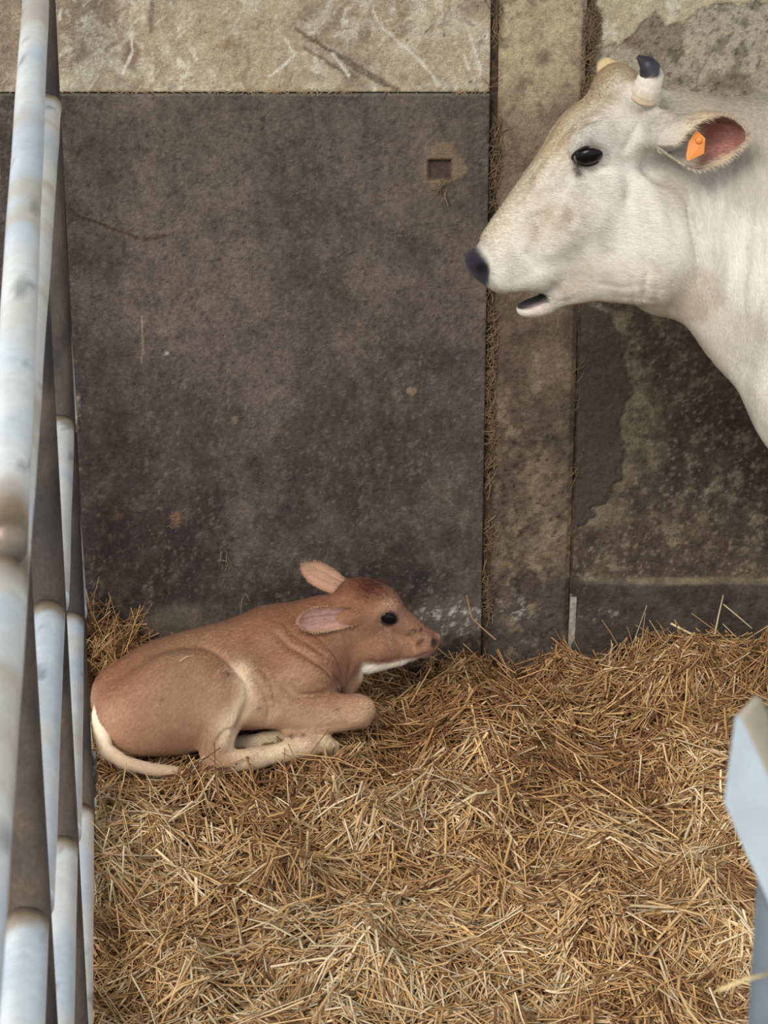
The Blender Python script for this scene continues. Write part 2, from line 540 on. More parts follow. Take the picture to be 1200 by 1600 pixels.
    c = mix(c, S(142, 126, 110), blob(x, z, W(367, 652), 0.009, 0.013, 0.3, 0.3, 37, 60) * 0.7)
    c = mix(c, S(186, 180, 170), blob(x, z, W(261, 549), 0.005, 0.006, 0.3, 0.3, 38, 60) * 0.9)
    c = mix(c, S(140, 110, 84), blob(x, z, W(277, 808), 0.016, 0.022, 0.5, 0.8, 39, 60) * 0.6)
    c = mix(c, S(124, 100, 84), blob(x, z, W(185, 803), 0.014, 0.012, 0.5, 0.8, 40, 60) * 0.6)
    # lime flaking at the foot, beside the pillar
    lime = blob(x, z, W(705, 962), 0.10, 0.055, 0.4, 0.5, 41, 20)
    c = mix(c, S(112, 106, 98), lime * 0.75)
    c = mix(c, S(196, 190, 180), lime * sstep(0.52, 0.64, fbm2(x, z, 60, 6, 42, 0.72)) * 0.8)
    return c
xs = np.concatenate([np.linspace(-2.9, -1.06, 70), np.arange(-1.05, XJ1 - 0.010, 0.0048)])
zs = np.concatenate([np.linspace(-0.29, -0.06, 6), np.arange(-0.05, Z_LINE, 0.0048)])
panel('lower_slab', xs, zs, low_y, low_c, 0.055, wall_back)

# --- limewashed upper band
def up_y(x, z):
    return YW + (fbm2(x, z, 6, 4, 50) - 0.5) * 0.010 + (fbm2(x, z, 45, 3, 51) - 0.5) * 0.005
def up_c(x, z):
    c = np.empty(x.shape + (3,)); c[:] = S(194, 176, 149)
    c = mix(c, S(150, 134, 112), sstep(0.45, 0.68, fbm2(x, z, 5, 4, 52)) * 0.7)
    c = mix(c, S(140, 124, 108), sstep(-0.50, -0.95, x) * 0.7 * sstep(0.3, 0.6, fbm2(x, z, 7, 3, 53)))
    wx = x + (fbm2(x, z, 7, 3, 153) - 0.5) * 0.16; wz = z + (fbm2(x, z, 7, 3, 154) - 0.5) * 0.16
    st = fbm2(wx, wz, 15, 5, 54, 0.6)
    c = mix(c, S(216, 206, 182), sstep(0.48, 0.64, st) * 0.7)
    st2 = fbm(np.stack([(wx - 0.9 * wz) * 80, (wz + wx) * 22, x * 0], -1), 4, 55)
    c = mix(c, S(230, 222, 202), sstep(0.58, 0.70, st2) * sstep(0.42, 0.6, fbm2(x, z, 4, 3, 155)) * 0.6)
    c = mix(c, S(216, 206, 182), sstep(Z_LINE + 0.10, Z_LINE + 0.01, z) * sstep(0.42, 0.6, fbm2(x, z, 16, 4, 56)) * 0.6)
    c = mix(c, S(238, 230, 208), sstep(0.54, 0.70, fbm2(wx, wz, 42, 5, 156, 0.65)) * sstep(0.40, 0.58, fbm2(x, z, 6, 3, 157)) * 0.8)
    c = mix(c, S(132, 116, 96), sstep(0.56, 0.72, fbm2(wx, wz, 30, 5, 158, 0.65)) * 0.5)
    pit = fbm2(x, z, 75, 3, 57)
    c = mix(c, S(96, 78, 64), sstep(0.74, 0.82, pit) * 0.8)
    c = mix(c, S(120, 86, 68), blob(x, z, W(205, 85), 0.02, 0.035, 0.5, 0.5, 58, 30) * 0.7)
    c = mix(c, S(120, 92, 78), blob(x, z, W(130, 85), 0.025, 0.02, 0.6, 0.6, 59, 30) * 0.5)
    c = mix(c, S(110, 92, 80), stroke(x, z, [W(237, 0), W(236, 48)], 0.008, 60, 0.004) * 0.6)
    c = mix(c, S(128, 92, 66), blob(x, z, W(355, 70), 0.016, 0.014, 0.5, 0.5, 61, 40) * 0.6)
    for k, (a, b, w_) in enumerate([((462, 45), (620, 140), 0.006), ((475, 75), (560, 125), 0.004), ((505, 75), (600, 135), 0.005)]):
        c = mix(c, S(112, 98, 84), stroke(x, z, [W(*a), W(*b)], w_, 62 + k, 0.008, 0.8) * 0.8)
    for k, pts in enumerate([[(582, 10), (590, 35), (625, 68), (655, 95), (684, 130)], [(733, 55), (742, 80), (752, 112)], [(724, 85), (735, 110)],
                             [(205, 52), (206, 80), (192, 115)], [(445, 62), (462, 85), (440, 105), (418, 120)], [(95, 18), (92, 30)], [(520, 85), (545, 118)]]):
        c = mix(c, S(236, 230, 212), stroke(x, z, [W(*p) for p in pts], 0.0042, 70 + k, 0.007, 0.6) * 0.9)
    return c
xs = np.concatenate([np.linspace(-2.9, -1.06, 70), np.arange(-1.05, XJ1 - 0.010, 0.0048)])
zs = np.concatenate([np.arange(Z_LINE + 0.002, 1.86, 0.0048), np.linspace(1.87, 5.45, 120)])
panel('limewashed_band', xs, zs, up_y, up_c, 0.055, wall_back)

# --- pillar
def pil_y(x, z):
    e = np.minimum(x - XJ1 - 0.011, XJ2 - 0.006 - x)
    rough = sstep(0.9, 0.4, z)
    return YW - 0.010 + (fbm2(x, z, 6, 4, 80) - 0.5) * 0.008 + (fbm2(x, z, 60, 3, 81) - 0.5) * (0.003 + 0.006 * rough) + 0.012 * sstep(0.014, 0.0, e)
def pil_c(x, z):
    c = np.empty(x.shape + (3,)); c[:] = S(132, 115, 99)
    c = mix(c, S(206, 186, 154), sstep(1.36, 1.68, z) * 0.9)
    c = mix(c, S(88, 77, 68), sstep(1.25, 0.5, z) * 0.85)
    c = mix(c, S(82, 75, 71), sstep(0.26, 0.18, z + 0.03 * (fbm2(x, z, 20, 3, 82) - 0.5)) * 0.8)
    c = mix(c, S(146, 128, 106), sstep(0.52, 0.7, fbm2(x, z, 9, 4, 83)) * 0.45)
    c = mix(c, S(88, 74, 66), sstep(0.50, 0.68, fbm2(x, z, 7, 4, 84)) * 0.5)
    lowp = sstep(0.95, 0.5, z)
    w_ = fbm2(x, z, 24, 5, 159, 0.65)
    c = mix(c, S(168, 148, 122), sstep(0.52, 0.70, w_) * 0.5); c = mix(c, S(74, 62, 56), sstep(0.46, 0.30, w_) * 0.45)
    pit = fbm2(x, z, 55, 5, 85, 0.62)
    c = mix(c, S(134, 118, 96), lowp * sstep(0.52, 0.64, pit) * 0.55 * sstep(0.19, 0.24, z))
    c = mix(c, S(60, 50, 46), (0.45 + 0.55 * lowp) * sstep(0.42, 0.30, pit) * 0.8)
    c = mix(c, S(80, 70, 64), sstep(0.45, 0.7, fbm2(x, z, 5, 3, 86)) * sstep(XJ2 - 0.07, XJ2 - 0.03, x) * 0.6)
    c = mix(c, S(86, 72, 64), blob(x, z, W(850, 640), 0.02, 0.02, 0.6, 0.6, 87, 40) * 0.7)
    c = mix(c, S(120, 102, 88), blob(x, z, W(845, 90), 0.03, 0.02, 0.6, 0.6, 88, 40) * 0.6)
    c = mix(c, S(190, 186, 178), blob(x, z, W(795, 950), 0.06, 0.035, 0.5, 0.5, 89, 20) * sstep(0.54, 0.66, fbm2(x, z, 60, 6, 90, 0.72)) * 0.6)
    return c
xs = np.arange(XJ1 + 0.009, XJ2 - 0.002, 0.0048)
zs = np.concatenate([[-0.29, -0.18, -0.08], np.arange(-0.05, 1.86, 0.0048), np.linspace(1.87, 5.45, 120)])
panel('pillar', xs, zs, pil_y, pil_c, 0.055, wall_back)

# --- right slab with broken plaster
PEEL = [W(*p) for p in [(905, 470), (955, 490), (968, 540), (985, 575), (985, 612), (966, 655), (972, 700), (968, 745), (950, 775), (925, 800), (905, 822)]]
PX = np.array([p[0] for p in PEEL][::-1]); PZ = np.array([p[1] for p in PEEL][::-1])
def plaster_low(x, z):
    """1 where the old smooth plaster still sits beside the joint"""
    edge = np.interp(z, PZ, PX, left=0.50, right=0.50) + (fbm2(x, z, 26, 5, 100, 0.62) - 0.5) * 0.075
    return sstep(0.003, -0.003, x - edge)
TOPE = [W(*p) for p in [(915, 78), (945, 75), (985, 65), (1000, 40), (1025, 18), (1045, 36), (1070, 36), (1095, 10), (1120, 2), (1200, 4)]]
TX = np.array([p[0] for p in TOPE]); TZ = np.array([p[1] for p in TOPE])
def plaster_top(x, z):
    return sstep(-0.002, 0.003, z - np.interp(x, TX, TZ) + (fbm2(x, z, 30, 5, 101, 0.62) - 0.5) * 0.06)
def right_y(x, z):
    y = YW + 0.004 + (fbm2(x, z, 6, 4, 102) - 0.5) * 0.010 + (fbm2(x, z, 50, 3, 103) - 0.5) * 0.007
    y = y - plaster_low(x, z) * 0.007 - plaster_top(x, z) * 0.006
    y = y + 0.014 * sstep(0.004, -0.004, x - XJ2 - 0.020 + (fbm2(x, z, 30, 4, 164) - 0.5) * 0.03) * sstep(1.40, 1.46, z)
    y = y - sstep(Z_LEDGE + 0.004, Z_LEDGE - 0.004, z + (fbm2(x, z, 20, 3, 104) - 0.5) * 0.006) * 0.018
    return y
def right_c(x, z):
    c = np.empty(x.shape + (3,)); c[:] = S(88, 76, 67)
    hi = sstep(1.38, 1.62, z)
    c = mix(c, S(194, 182, 160), hi)
    c = mix(c, S(118, 104, 90), hi * sstep(0.5, 0.68, fbm2(x, z, 9, 4, 105)) * 0.6)
    c = mix(c, S(122, 112, 92), (1 - hi) * sstep(0.48, 0.66, fbm2(x, z, 7, 4, 106)) * 0.5)
    c = mix(c, S(70, 60, 55), (1 - hi) * sstep(0.48, 0.66, fbm2(x, z, 4.5, 4, 107)) * 0.7)
    c = mix(c, S(128, 118, 98), (1 - hi) * blob(x, z, W(1010, 660), 0.06, 0.12, 0.6, 0.5, 108, 14) * 0.5)
    c = mix(c, S(66, 57, 55), (1 - hi) * blob(x, z, W(1130, 700), 0.16, 0.13, 0.6, 0.5, 109, 10) * 0.6)
    w_ = fbm2(x, z, 22, 5, 160, 0.65)
    c = mix(c, S(150, 138, 116), sstep(0.52, 0.70, w_) * 0.5); c = mix(c, S(60, 51, 47), sstep(0.47, 0.32, w_) * 0.5)
    sp = fbm2(x, z, 80, 5, 110, 0.65)
    c = mix(c, S(158, 146, 124), sstep(0.57, 0.70, sp) * 0.5)
    c = mix(c, S(58, 48, 44), sstep(0.44, 0.31, sp) * 0.6)
    c = mix(c, S(196, 188, 172), blob(x, z, W(1080, 765), 0.18, 0.018, 0.6, 0.6, 111, 25) * sstep(0.62, 0.74, fbm2(x, z, 60, 4, 112)) * 0.5)
    # smooth plaster and its pale broken edge
    pl = plaster_low(x, z)
    edge = np.interp(z, PZ, PX, left=0.50, right=0.50) + (fbm2(x, z, 26, 5, 100, 0.62) - 0.5) * 0.075
    rim = np.exp(-((x - edge - 0.012) / 0.020) ** 2) * sstep(0.32, 0.62, fbm2(x, z, 45, 3, 121)) * (1 - pl) * ((z > PZ[0]) & (z < PZ[-1]))
    c = mix(c, S(136, 125, 106), rim * 0.6)
    c = mix(c, S(82, 73, 67) * 1.0, pl * ((z > PZ[0] - 0.02) & (z < PZ[-1] + 0.05)) * (0.75 + 0.25 * fbm2(x, z, 18, 4, 163)))
    c = mix(c, S(132, 122, 102), blob(x, z, W(940, 805), 0.07, 0.04, 0.5, 0.4, 113, 20) * 0.6 * (1 - pl))
    c = mix(c, S(160, 150, 126), stroke(x, z, [W(985, 612), W(1003, 620), W(1020, 640), W(1022, 665)], 0.006, 114, 0.010, 0.9) * 0.35)
    pt = plaster_top(x, z)
    c = mix(c, S(206, 192, 160), pt * 0.8)
    c = mix(c, S(232, 224, 200), pt * sstep(0.56, 0.7, fbm2(x, z, 24, 4, 115)) * 0.7)
    c = mix(c, S(130, 106, 86), blob(x, z, W(985, 68), 0.02, 0.014, 0.5, 0.5, 116, 40) * 0.6)
    c = mix(c, S(112, 92, 78), blob(x, z, W(1140, 130), 0.07, 0.025, 0.6, 0.5, 117, 30) * 0.6)
    c = mix(c, S(84, 68, 55), sstep(0.005, -0.005, x - XJ2 - 0.020 + (fbm2(x, z, 30, 4, 164) - 0.5) * 0.03) * sstep(1.40, 1.46, z) * 0.9)
    # foot band under the ledge
    lo = sstep(Z_LEDGE + 0.003, Z_LEDGE - 0.006, z)
    c = mix(c, S(64, 57, 56), lo * 0.8)
    c = mix(c, S(92, 84, 78), lo * sstep(0.5, 0.66, fbm2(x, z, 10, 4, 118)) * 0.6)
    c = mix(c, S(128, 116, 96), np.exp(-((z - Z_LEDGE + (fbm2(x, z, 30, 3, 161) - 0.5) * 0.010) / 0.008) ** 2) * (0.35 + 0.7 * sstep(0.35, 0.65, fbm2(x, z, 14, 4, 162))) * sstep(0.55, 0.75, x))
    c = mix(c, S(178, 172, 160), blob(x, z, W(940, 960), 0.07, 0.02, 0.6, 0.6, 119, 25) * sstep(0.53, 0.66, fbm2(x, z, 60, 6, 120, 0.72)) * 0.5)
    return c
xs = np.concatenate([np.arange(XJ2 + 0.004, 1.08, 0.0048), np.linspace(1.09, 3.3, 80)])
zs = np.concatenate([[-0.29, -0.18, -0.08], np.arange(-0.05, 1.86, 0.0048), np.linspace(1.87, 5.45, 120)])
panel('right_slab', xs, zs, right_y, right_c, 0.055, wall_back)

# crumbling filler in the two joints
for xj, wj, zt in ((XJ1 + 0.004, 0.018, 4.1), (XJ2 + 0.001, 0.012, 4.1)):
    zz = np.arange(-0.28, 1.9, 0.012); nz_ = len(zz)
    yy = YW + 0.012 + (fbm2(zz, zz * 0 + xj, 14, 3, 130) - 0.5) * 0.034
    vv = np.concatenate([np.stack([np.full(nz_, xj - wj), yy, zz], -1), np.stack([np.full(nz_, xj), yy - 0.004 + (fbm2(zz, zz * 0, 40, 3, 131) - 0.5) * 0.012, zz], -1), np.stack([np.full(nz_, xj + wj), yy, zz], -1)])
    i_ = np.arange(nz_ - 1)
    mesh_obj('joint_filler', vv, np.concatenate([np.stack([i_, i_ + nz_, i_ + nz_ + 1, i_ + 1], -1), np.stack([i_ + nz_, i_ + 2 * nz_, i_ + 2 * nz_ + 1, i_ + nz_ + 1], -1)]), M_MORTAR, wall_back)

# pale metal strip left in the second joint
v, f = box((at(893, 960, YW)[0] - 0.009, YW - 0.016, -0.02), (at(893, 960, YW)[0] + 0.009, YW + 0.02, at(893, 930, YW)[2]))
v = np.asarray(v, float); v[4:, 0] += 0.003
mesh_obj('joint_strip', v, f, plain_mat('pale_strip', S(150, 142, 132), rough=0.8, noise_amt=0.35, noise_scale=90), wall_back, smooth=False)

# floor under the litter, and an unseen roof added over the pen to shape the light (the feeding side and the side passage are open)
v, f = box((-12, -14, -0.30), (12, YW + 0.2, -0.22))
fl = mesh_obj('floor', v, f, plain_mat('farmyard_concrete', S(128, 120, 108), rough=0.95, spec=0.1, noise_amt=0.3, noise_scale=2), smooth=False)
tag(fl, 'concrete floor under the litter', kind='structure')
v, f = box((-3.0, 1.2, 5.5), (3.4, YW + 0.3, 5.6))
rf = mesh_obj('unseen_roof', v, f, plain_mat('unseen_roof_grey', S(120, 116, 110), rough=0.9, spec=0.1, noise_amt=0.2, noise_scale=3), smooth=False)
tag(rf, 'unseen grey roof added over the stall to shape the light', kind='structure')
# ------------------------------------------------------------------ animal helpers
def eye_ball(name, c, n, fwd, r, parent, lid_cols, lid_r):
    """almond eye: dark glossy ball flattened into the socket, with lids as a sub-part"""
    fr = frame_from(fwd, n)                      # rows: forward, side, outward
    u = np.linspace(0, np.pi, 13); w = np.linspace(0, 2 * np.pi, 21)[:-1]
    U, Wg = np.meshgrid(u, w, indexing='ij')
    loc = np.stack([np.cos(Wg) * np.sin(U) * r * 1.30, np.sin(Wg) * np.sin(U) * r * 0.92, np.cos(U) * r * 0.75], -1).reshape(-1, 3)
    i = np.arange(13 * 20).reshape(13, 20)
    f = np.stack([i[:-1], np.roll(i, -1, 1)[:-1], np.roll(i, -1, 1)[1:], i[1:]], -1).reshape(-1, 4)
    e = mesh_obj(name, c + loc @ fr, f[:, ::-1], M_EYE, parent)
    a = np.linspace(0, 2 * np.pi, 33)
    ring = np.stack([np.cos(a) * r * 1.50, np.sin(a) * np.abs(np.sin(a)) ** 0.25 * r * 0.98, np.full_like(a, r * 0.16) - 0.34 * r * np.cos(a) ** 2], -1)
    v, f2 = tube(c + ring @ fr, lid_r, 8, caps=False)
    ld = mesh_obj('eyelid', v, f2, M_HAIR, e, np.tile(lid_cols, (len(v), 1)))
    return e

def ear_leaf(name, base, tip, face, hw, phi, outer, inner, parent, thick=0.004, droop=0.0, rows=26, cols=19, hair=0, hair_col=None, mat=None, hair_len=1.0, bare=-1.0, coat=0, root=None):
    """cupped ear: closed sheet, rolled at the root and opening towards `face`; hw and phi give half width and half roll angle along it"""
    base = np.asarray(base, float); tip = np.asarray(tip, float)
    fr = frame_from(tip - base, face); L = np.linalg.norm(tip - base)
    s = np.sin(np.linspace(0, np.pi / 2, rows)); t = np.linspace(-1, 1, cols)
    S_, T_ = np.meshgrid(s, t, indexing='ij')
    hwS = np.interp(S_, [q[0] for q in hw], [q[1] for q in hw]); ph = np.radians(np.interp(S_, [q[0] for q in phi], [q[1] for q in phi]))
    for _ in range(3): hwS[1:-1] = (hwS[:-2] + 2 * hwS[1:-1] + hwS[2:]) / 4
    hwS = hwS * np.sqrt(np.clip(1 - ((S_ - 0.70) / 0.305).clip(0) ** 2, 0.0, 1))
    Rr = hwS / np.sin(np.minimum(ph, np.pi / 2)); th = T_ * ph
    y = Rr * np.sin(th); z = Rr * (1 - np.cos(th)) - droop * S_ ** 2 * L
    z = z - hwS * 0.5; x = S_ * L
    fold = np.exp(-((T_ - 0.25) / 0.10) ** 2) + np.exp(-((T_ + 0.30) / 0.09) ** 2) + 0.7 * np.exp(-((T_ + 0.02) / 0.08) ** 2)
    z_in = z + fold * 0.0022 * np.sin(np.pi * S_) * (L / 0.12)
    taper = thick * (1 - 0.8 * np.abs(T_) ** 3)
    P_in = np.stack([x, y, z_in], -1); P_out = np.stack([x, y, z - taper], -1)
    n = rows * cols
    v = np.concatenate([P_in.reshape(-1, 3), P_out.reshape(-1, 3)]) @ fr + base
    i = np.arange(n).reshape(rows, cols)
    q = np.stack([i[:-1, :-1], i[1:, :-1], i[1:, 1:], i[:-1, 1:]], -1).reshape(-1, 4)
    F_ = [q, q[:, ::-1] + n]
    rim = np.concatenate([i[:, 0][::-1], i[0, 1:], i[1:, -1], i[-1, ::-1][1:-1]])
    nx = np.roll(rim, -1)
    F_.append(np.stack([rim, nx, nx + n, rim + n], -1)[:, ::-1])
    edge = np.maximum(sstep(0.62, 0.95, np.abs(T_)), sstep(bare, bare - 0.10, S_))
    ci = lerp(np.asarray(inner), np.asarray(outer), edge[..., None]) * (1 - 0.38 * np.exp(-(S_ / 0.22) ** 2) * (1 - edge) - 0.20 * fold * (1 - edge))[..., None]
    if root is not None: outer = lerp(np.asarray(root), np.asarray(outer), sstep(0.15, 0.5, S_)[..., None]); ci = np.where(edge[..., None] > 0.5, ci * 0.3 + outer * 0.7, ci)
    co = np.asarray(outer) * (0.88 + 0.24 * fbm(np.stack([x, y, z], -1) * 60, 3, 77))[..., None]
    o = mesh_obj(name, v, np.concatenate(F_), mat or M_HAIR, parent, np.concatenate([ci.reshape(-1, 3), co.reshape(-1, 3)]))
    if coat:
        ec = np.concatenate([ci.reshape(-1, 3), co.reshape(-1, 3)])
        fur('ear_coat', v, np.concatenate(F_[:2]), ec, coat, 0.011 * hair_len, lambda p: np.tile(fr[0], (len(p), 1)), o, None, 0.25, 0.0011)
    if hair:
        k = rng.integers(0, len(rim), hair)
        b = v[rim[k]] + rng.normal(0, 0.0012, (hair, 3))
        cen = base + fr[0] * (L * rng.uniform(0.1, 1.0, hair))[:, None]
        out = b - (base + ((b - base) @ fr[0])[:, None] * fr[0]); out /= np.maximum(np.linalg.norm(out, axis=1, keepdims=True), 1e-6)
        d = out * 0.7 + fr[0] * 0.9 + rng.normal(0, 0.25, (hair, 3))
        d /= np.linalg.norm(d, axis=1, keepdims=True)
        ln = rng.uniform(0.004, 0.011, hair) * hair_len
        sd = np.cross(d, V(0.2, 1, 0.4)); sd /= np.linalg.norm(sd, axis=1, keepdims=True)
        hc = np.asarray(hair_col) * rng.uniform(0.85, 1.15, (hair, 1))
        hv, hf, hcol = blades(b, b + d * ln[:, None], np.full(hair, 0.0010), sd, hc, hc)
        tag(mesh_obj('ear_fringe', hv, hf, M_HAIR, o, hcol, smooth=False), kind='stuff')
    return o

def fur(name, v, F_, col, count, length, flow, parent, keep=None, lift=0.22, width=0.0015, vary=0.22):
    """short coat hair lying along `flow` (a function of points) over a skin mesh"""
    tri = np.concatenate([F_[:, [0, 1, 2]], F_[:, [0, 2, 3]]])
    a, b, c = v[tri[:, 0]], v[tri[:, 1]], v[tri[:, 2]]
    nn = np.cross(b - a, c - a); ar = np.linalg.norm(nn, axis=1) / 2
    w = ar.copy()
    if keep is not None: w = w * keep((a + b + c) / 3, nn / np.maximum(2 * ar[:, None], 1e-12))
    k = rng.choice(len(tri), count, p=w / w.sum())
    r1 = np.sqrt(rng.random(count)); r2 = rng.random(count)
    wa, wb, wc = 1 - r1, r1 * (1 - r2), r1 * r2
    p = a[k] * wa[:, None] + b[k] * wb[:, None] + c[k] * wc[:, None]
    cc = col[tri[k, 0]] * wa[:, None] + col[tri[k, 1]] * wb[:, None] + col[tri[k, 2]] * wc[:, None]
    n = nn[k] / np.maximum(2 * ar[k][:, None], 1e-12)
    fl = flow(p) + (fbm(p * 14, 3, 5)[:, None] - 0.5) * np.roll(n, 1, 1) * 1.2 + rng.normal(0, 0.22, (count, 3))
    fl = fl - n * np.sum(fl * n, 1, keepdims=True); fl /= np.maximum(np.linalg.norm(fl, axis=1, keepdims=True), 1e-6)
    d = fl + n * lift * rng.uniform(0.5, 1.5, (count, 1)); d /= np.linalg.norm(d, axis=1, keepdims=True)
    ln = length * rng.uniform(0.6, 1.3, count)
    sd = np.cross(d, n); sd /= np.maximum(np.linalg.norm(sd, axis=1, keepdims=True), 1e-6)
    hc = cc * rng.uniform(1 - vary, 1 + vary, (count, 1))
    hv, hf, hcol = blades(p - n * 0.0006, p + d * ln[:, None], np.full(count, width), sd, hc, np.clip(hc * 1.08, 0, 1))
    return tag(mesh_obj(name, hv, hf, M_HAIR, parent, hcol, smooth=False), kind='stuff')

def tuft(name, roots, dirs, length, width, col, parent, curl=0.3, segs=3):
    """longer curved locks"""
    n = len(roots); vs = []; 
    d = dirs + rng.normal(0, curl, dirs.shape); d /= np.linalg.norm(d, axis=1, keepdims=True)
    bend = rng.normal(0, curl * 0.8, dirs.shape)
    ln = length * rng.uniform(0.6, 1.25, n)
    sd = np.cross(d, V(0.3, 1, 0.3)); sd /= np.maximum(np.linalg.norm(sd, axis=1, keepdims=True), 1e-6)
    p = roots.copy(); rows = []
    for s in range(segs + 1):
        wv = width * (1 - s / (segs + 0.3))
        rows.append(np.stack([p - sd * wv / 2, p + sd * wv / 2], 1))
        p = p + d * (ln / segs)[:, None]; d = d + bend / segs - V(0, 0, 0.25) / segs; d /= np.linalg.norm(d, axis=1, keepdims=True)
    v = np.stack(rows, 1)                                    # n, segs+1, 2, 3
    i = np.arange(n * (segs + 1) * 2).reshape(n, segs + 1, 2)
    f = np.stack([i[:, :-1, 0], i[:, :-1, 1], i[:, 1:, 1], i[:, 1:, 0]], -1).reshape(-1, 4)
    c = np.repeat(np.asarray(col) * rng.uniform(0.7, 1.25, (n, 1)), (segs + 1) * 2, axis=0)
    return tag(mesh_obj(name, v.reshape(-1, 3), f, M_HAIR, parent, np.clip(c, 0, 1), smooth=False), kind='stuff')

# ------------------------------------------------------------------ the calf, lying in the straw and facing right
TH = math.radians(14.0)
CT = V(math.cos(TH), math.sin(TH), 0)           # along the spine, towards the head
CN = V(math.sin(TH), -math.cos(TH), 0)          # towards its near flank
C0 = V(-0.5, 5.33, 0)
def K(px, py, side=0.0):
    """point of the calf's lengthwise plane, `side` metres towards the near flank"""
    return on_plane(px, py, C0, CN, side)
UP = V(0, 0, 1)
R_BODY = np.stack([CT, -CN, UP])
calf_root = empty('calf', (-0.42, 5.36, 0.0))
tag(calf_root, 'tan calf lying in the straw with its head turned to the right', 'calf')

cs = Sdf(np.arange(-0.86, 0.22, 0.0042), np.arange(4.98, 5.72, 0.0042), np.arange(-0.07, 0.52, 0.0042))
# trunk
cs.ell(K(228, 1092), (0.118, 0.120, 0.122), 0.04, R_BODY)
cs.ell(K(300, 1070), (0.16, 0.128, 0.130), 0.05, R_BODY)
cs.ell(K(385, 1053), (0.15, 0.135, 0.135), 0.05, R_BODY)
cs.ell(K(462, 1036), (0.125, 0.118, 0.135), 0.05, R_BODY)
cs.cone(K(420, 985), K(500, 962), 0.050, 0.045, 0.06)                       # withers to crest
cs.cone(K(250, 1038), K(420, 990), 0.035, 0.045, 0.07)                      # spine
cs.ell(K(172, 1098, 0.0), (0.043, 0.085, 0.075), 0.04, R_BODY)               # buttock
# near thigh and folded hind leg
cs.ell(K(282, 1098, 0.085), (0.152, 0.070, 0.140), 0.022, frame_from(CT + UP * 0.25, UP))
cs.ell(K(219, 1120, 0.080), (0.102, 0.066, 0.100), 0.04, R_BODY)
cs.ell(K(345, 1095, 0.115), (0.062, 0.045, 0.088), 0.03, frame_from(CT, UP + CT * 0.35))
cs.cone(K(345, 1125, 0.125), K(335, 1192, 0.145), 0.050, 0.035, 0.025)     # gaskin down to the hock
cs.ell(K(338, 1194, 0.150), (0.040, 0.030, 0.030), 0.018, R_BODY)           # hock
cs.chain([K(345, 1192, 0.155), K(400, 1184, 0.160), K(455, 1172, 0.150), K(482, 1163, 0.142)], [0.030, 0.0245, 0.024, 0.030], 0.018)
cs.chain([K(482, 1163, 0.142), K(505, 1162, 0.135), K(522, 1169, 0.130)], [0.029, 0.023, 0.020], 0.015)
# far hind foot slid out in front of the belly
cs.chain([K(375, 1165, 0.06), K(415, 1158, 0.07), K(452, 1147, 0.075)], [0.026, 0.022, 0.020], 0.012)
# flank and belly
cs.ell(K(405, 1085, 0.075), (0.10, 0.065, 0.085), 0.04, R_BODY)
# shoulder, forearm and knee
cs.ell(K(468, 1055, 0.075), (0.085, 0.060, 0.100), 0.04, frame_from(CT - UP * 0.5, UP))
cs.ell(K(452, 1108, 0.100), (0.070, 0.050, 0.052), 0.03, R_BODY)
cs.cone(K(470, 1112, 0.105), K(548, 1108, 0.120), 0.049, 0.039, 0.025)
cs.ell(K(563, 1109, 0.122), (0.040, 0.037, 0.036), 0.02, R_BODY)
cs.chain([K(566, 1122, 0.122), K(510, 1134, 0.125), K(455, 1142, 0.125)], [0.026, 0.020, 0.022], 0.012)
cs.cone(K(480, 1090, -0.06), K(538, 1096, -0.06), 0.045, 0.036, 0.02)       # far forearm
# neck and dewlap
cs.cone(K(470, 1022), K(548, 962), 0.112, 0.070, 0.045, flat=(CN, 0.82))
cs.cone(K(510, 1040), K(560, 1000), 0.070, 0.055, 0.04, flat=(CN, 0.8))
cs.chain([K(553, 1030), K(549, 1062), K(545, 1082)], [0.030, 0.022, 0.014], 0.03, flat=(CN, 0.7))
# head
HD = K(668, 998) - K(560, 935); HD = HD / np.linalg.norm(HD)
R_HEAD = frame_from(HD, UP)
cs.ell(K(572, 948), (0.075, 0.062, 0.066), 0.03, R_HEAD)                    # skull
cs.ell(K(590, 940), (0.055, 0.050, 0.042), 0.03, R_HEAD)                    # forehead
cs.ell(K(557, 925), (0.040, 0.038, 0.035), 0.03)                            # poll
cs.ell(K(580, 1005, 0.004), (0.066, 0.052, 0.052), 0.03, frame_from(K(640, 1012) - K(570, 1008), UP))   # cheek and jaw angle
cs.cone(K(600, 952), K(660, 994), 0.046, 0.026, 0.03)                       # nose bridge
cs.cone(K(590, 1004), K(648, 1012), 0.042, 0.026, 0.03)                     # muzzle side
cs.cone(K(577, 1034), K(642, 1022), 0.026, 0.016, 0.02)
cs.cone(K(577, 1038, 0.012), K(628, 1030, 0.008), 0.023, 0.014, 0.012)                     # lower jaw
cs.ell(K(664, 1004), (0.032, 0.034, 0.031), 0.02, R_HEAD)                   # nose pad
cs.ell(K(678, 1001), (0.014, 0.027, 0.023), 0.012, R_HEAD)
cs.ell(K(664, 1016), (0.018, 0.022, 0.014), 0.012, R_HEAD)
cs.ell(K(602, 956, 0.046), (0.030, 0.016, 0.022), 0.02, R_HEAD)             # brow over the near eye
cs.ell(K(602, 956, -0.046), (0.030, 0.016, 0.022), 0.02, R_HEAD)
cs.ell(K(550, 960, 0.048), (0.020, 0.020, 0.016), 0.03)                     # ear roots
cs.ell(K(548, 936, -0.048), (0.020, 0.020, 0.016), 0.03)

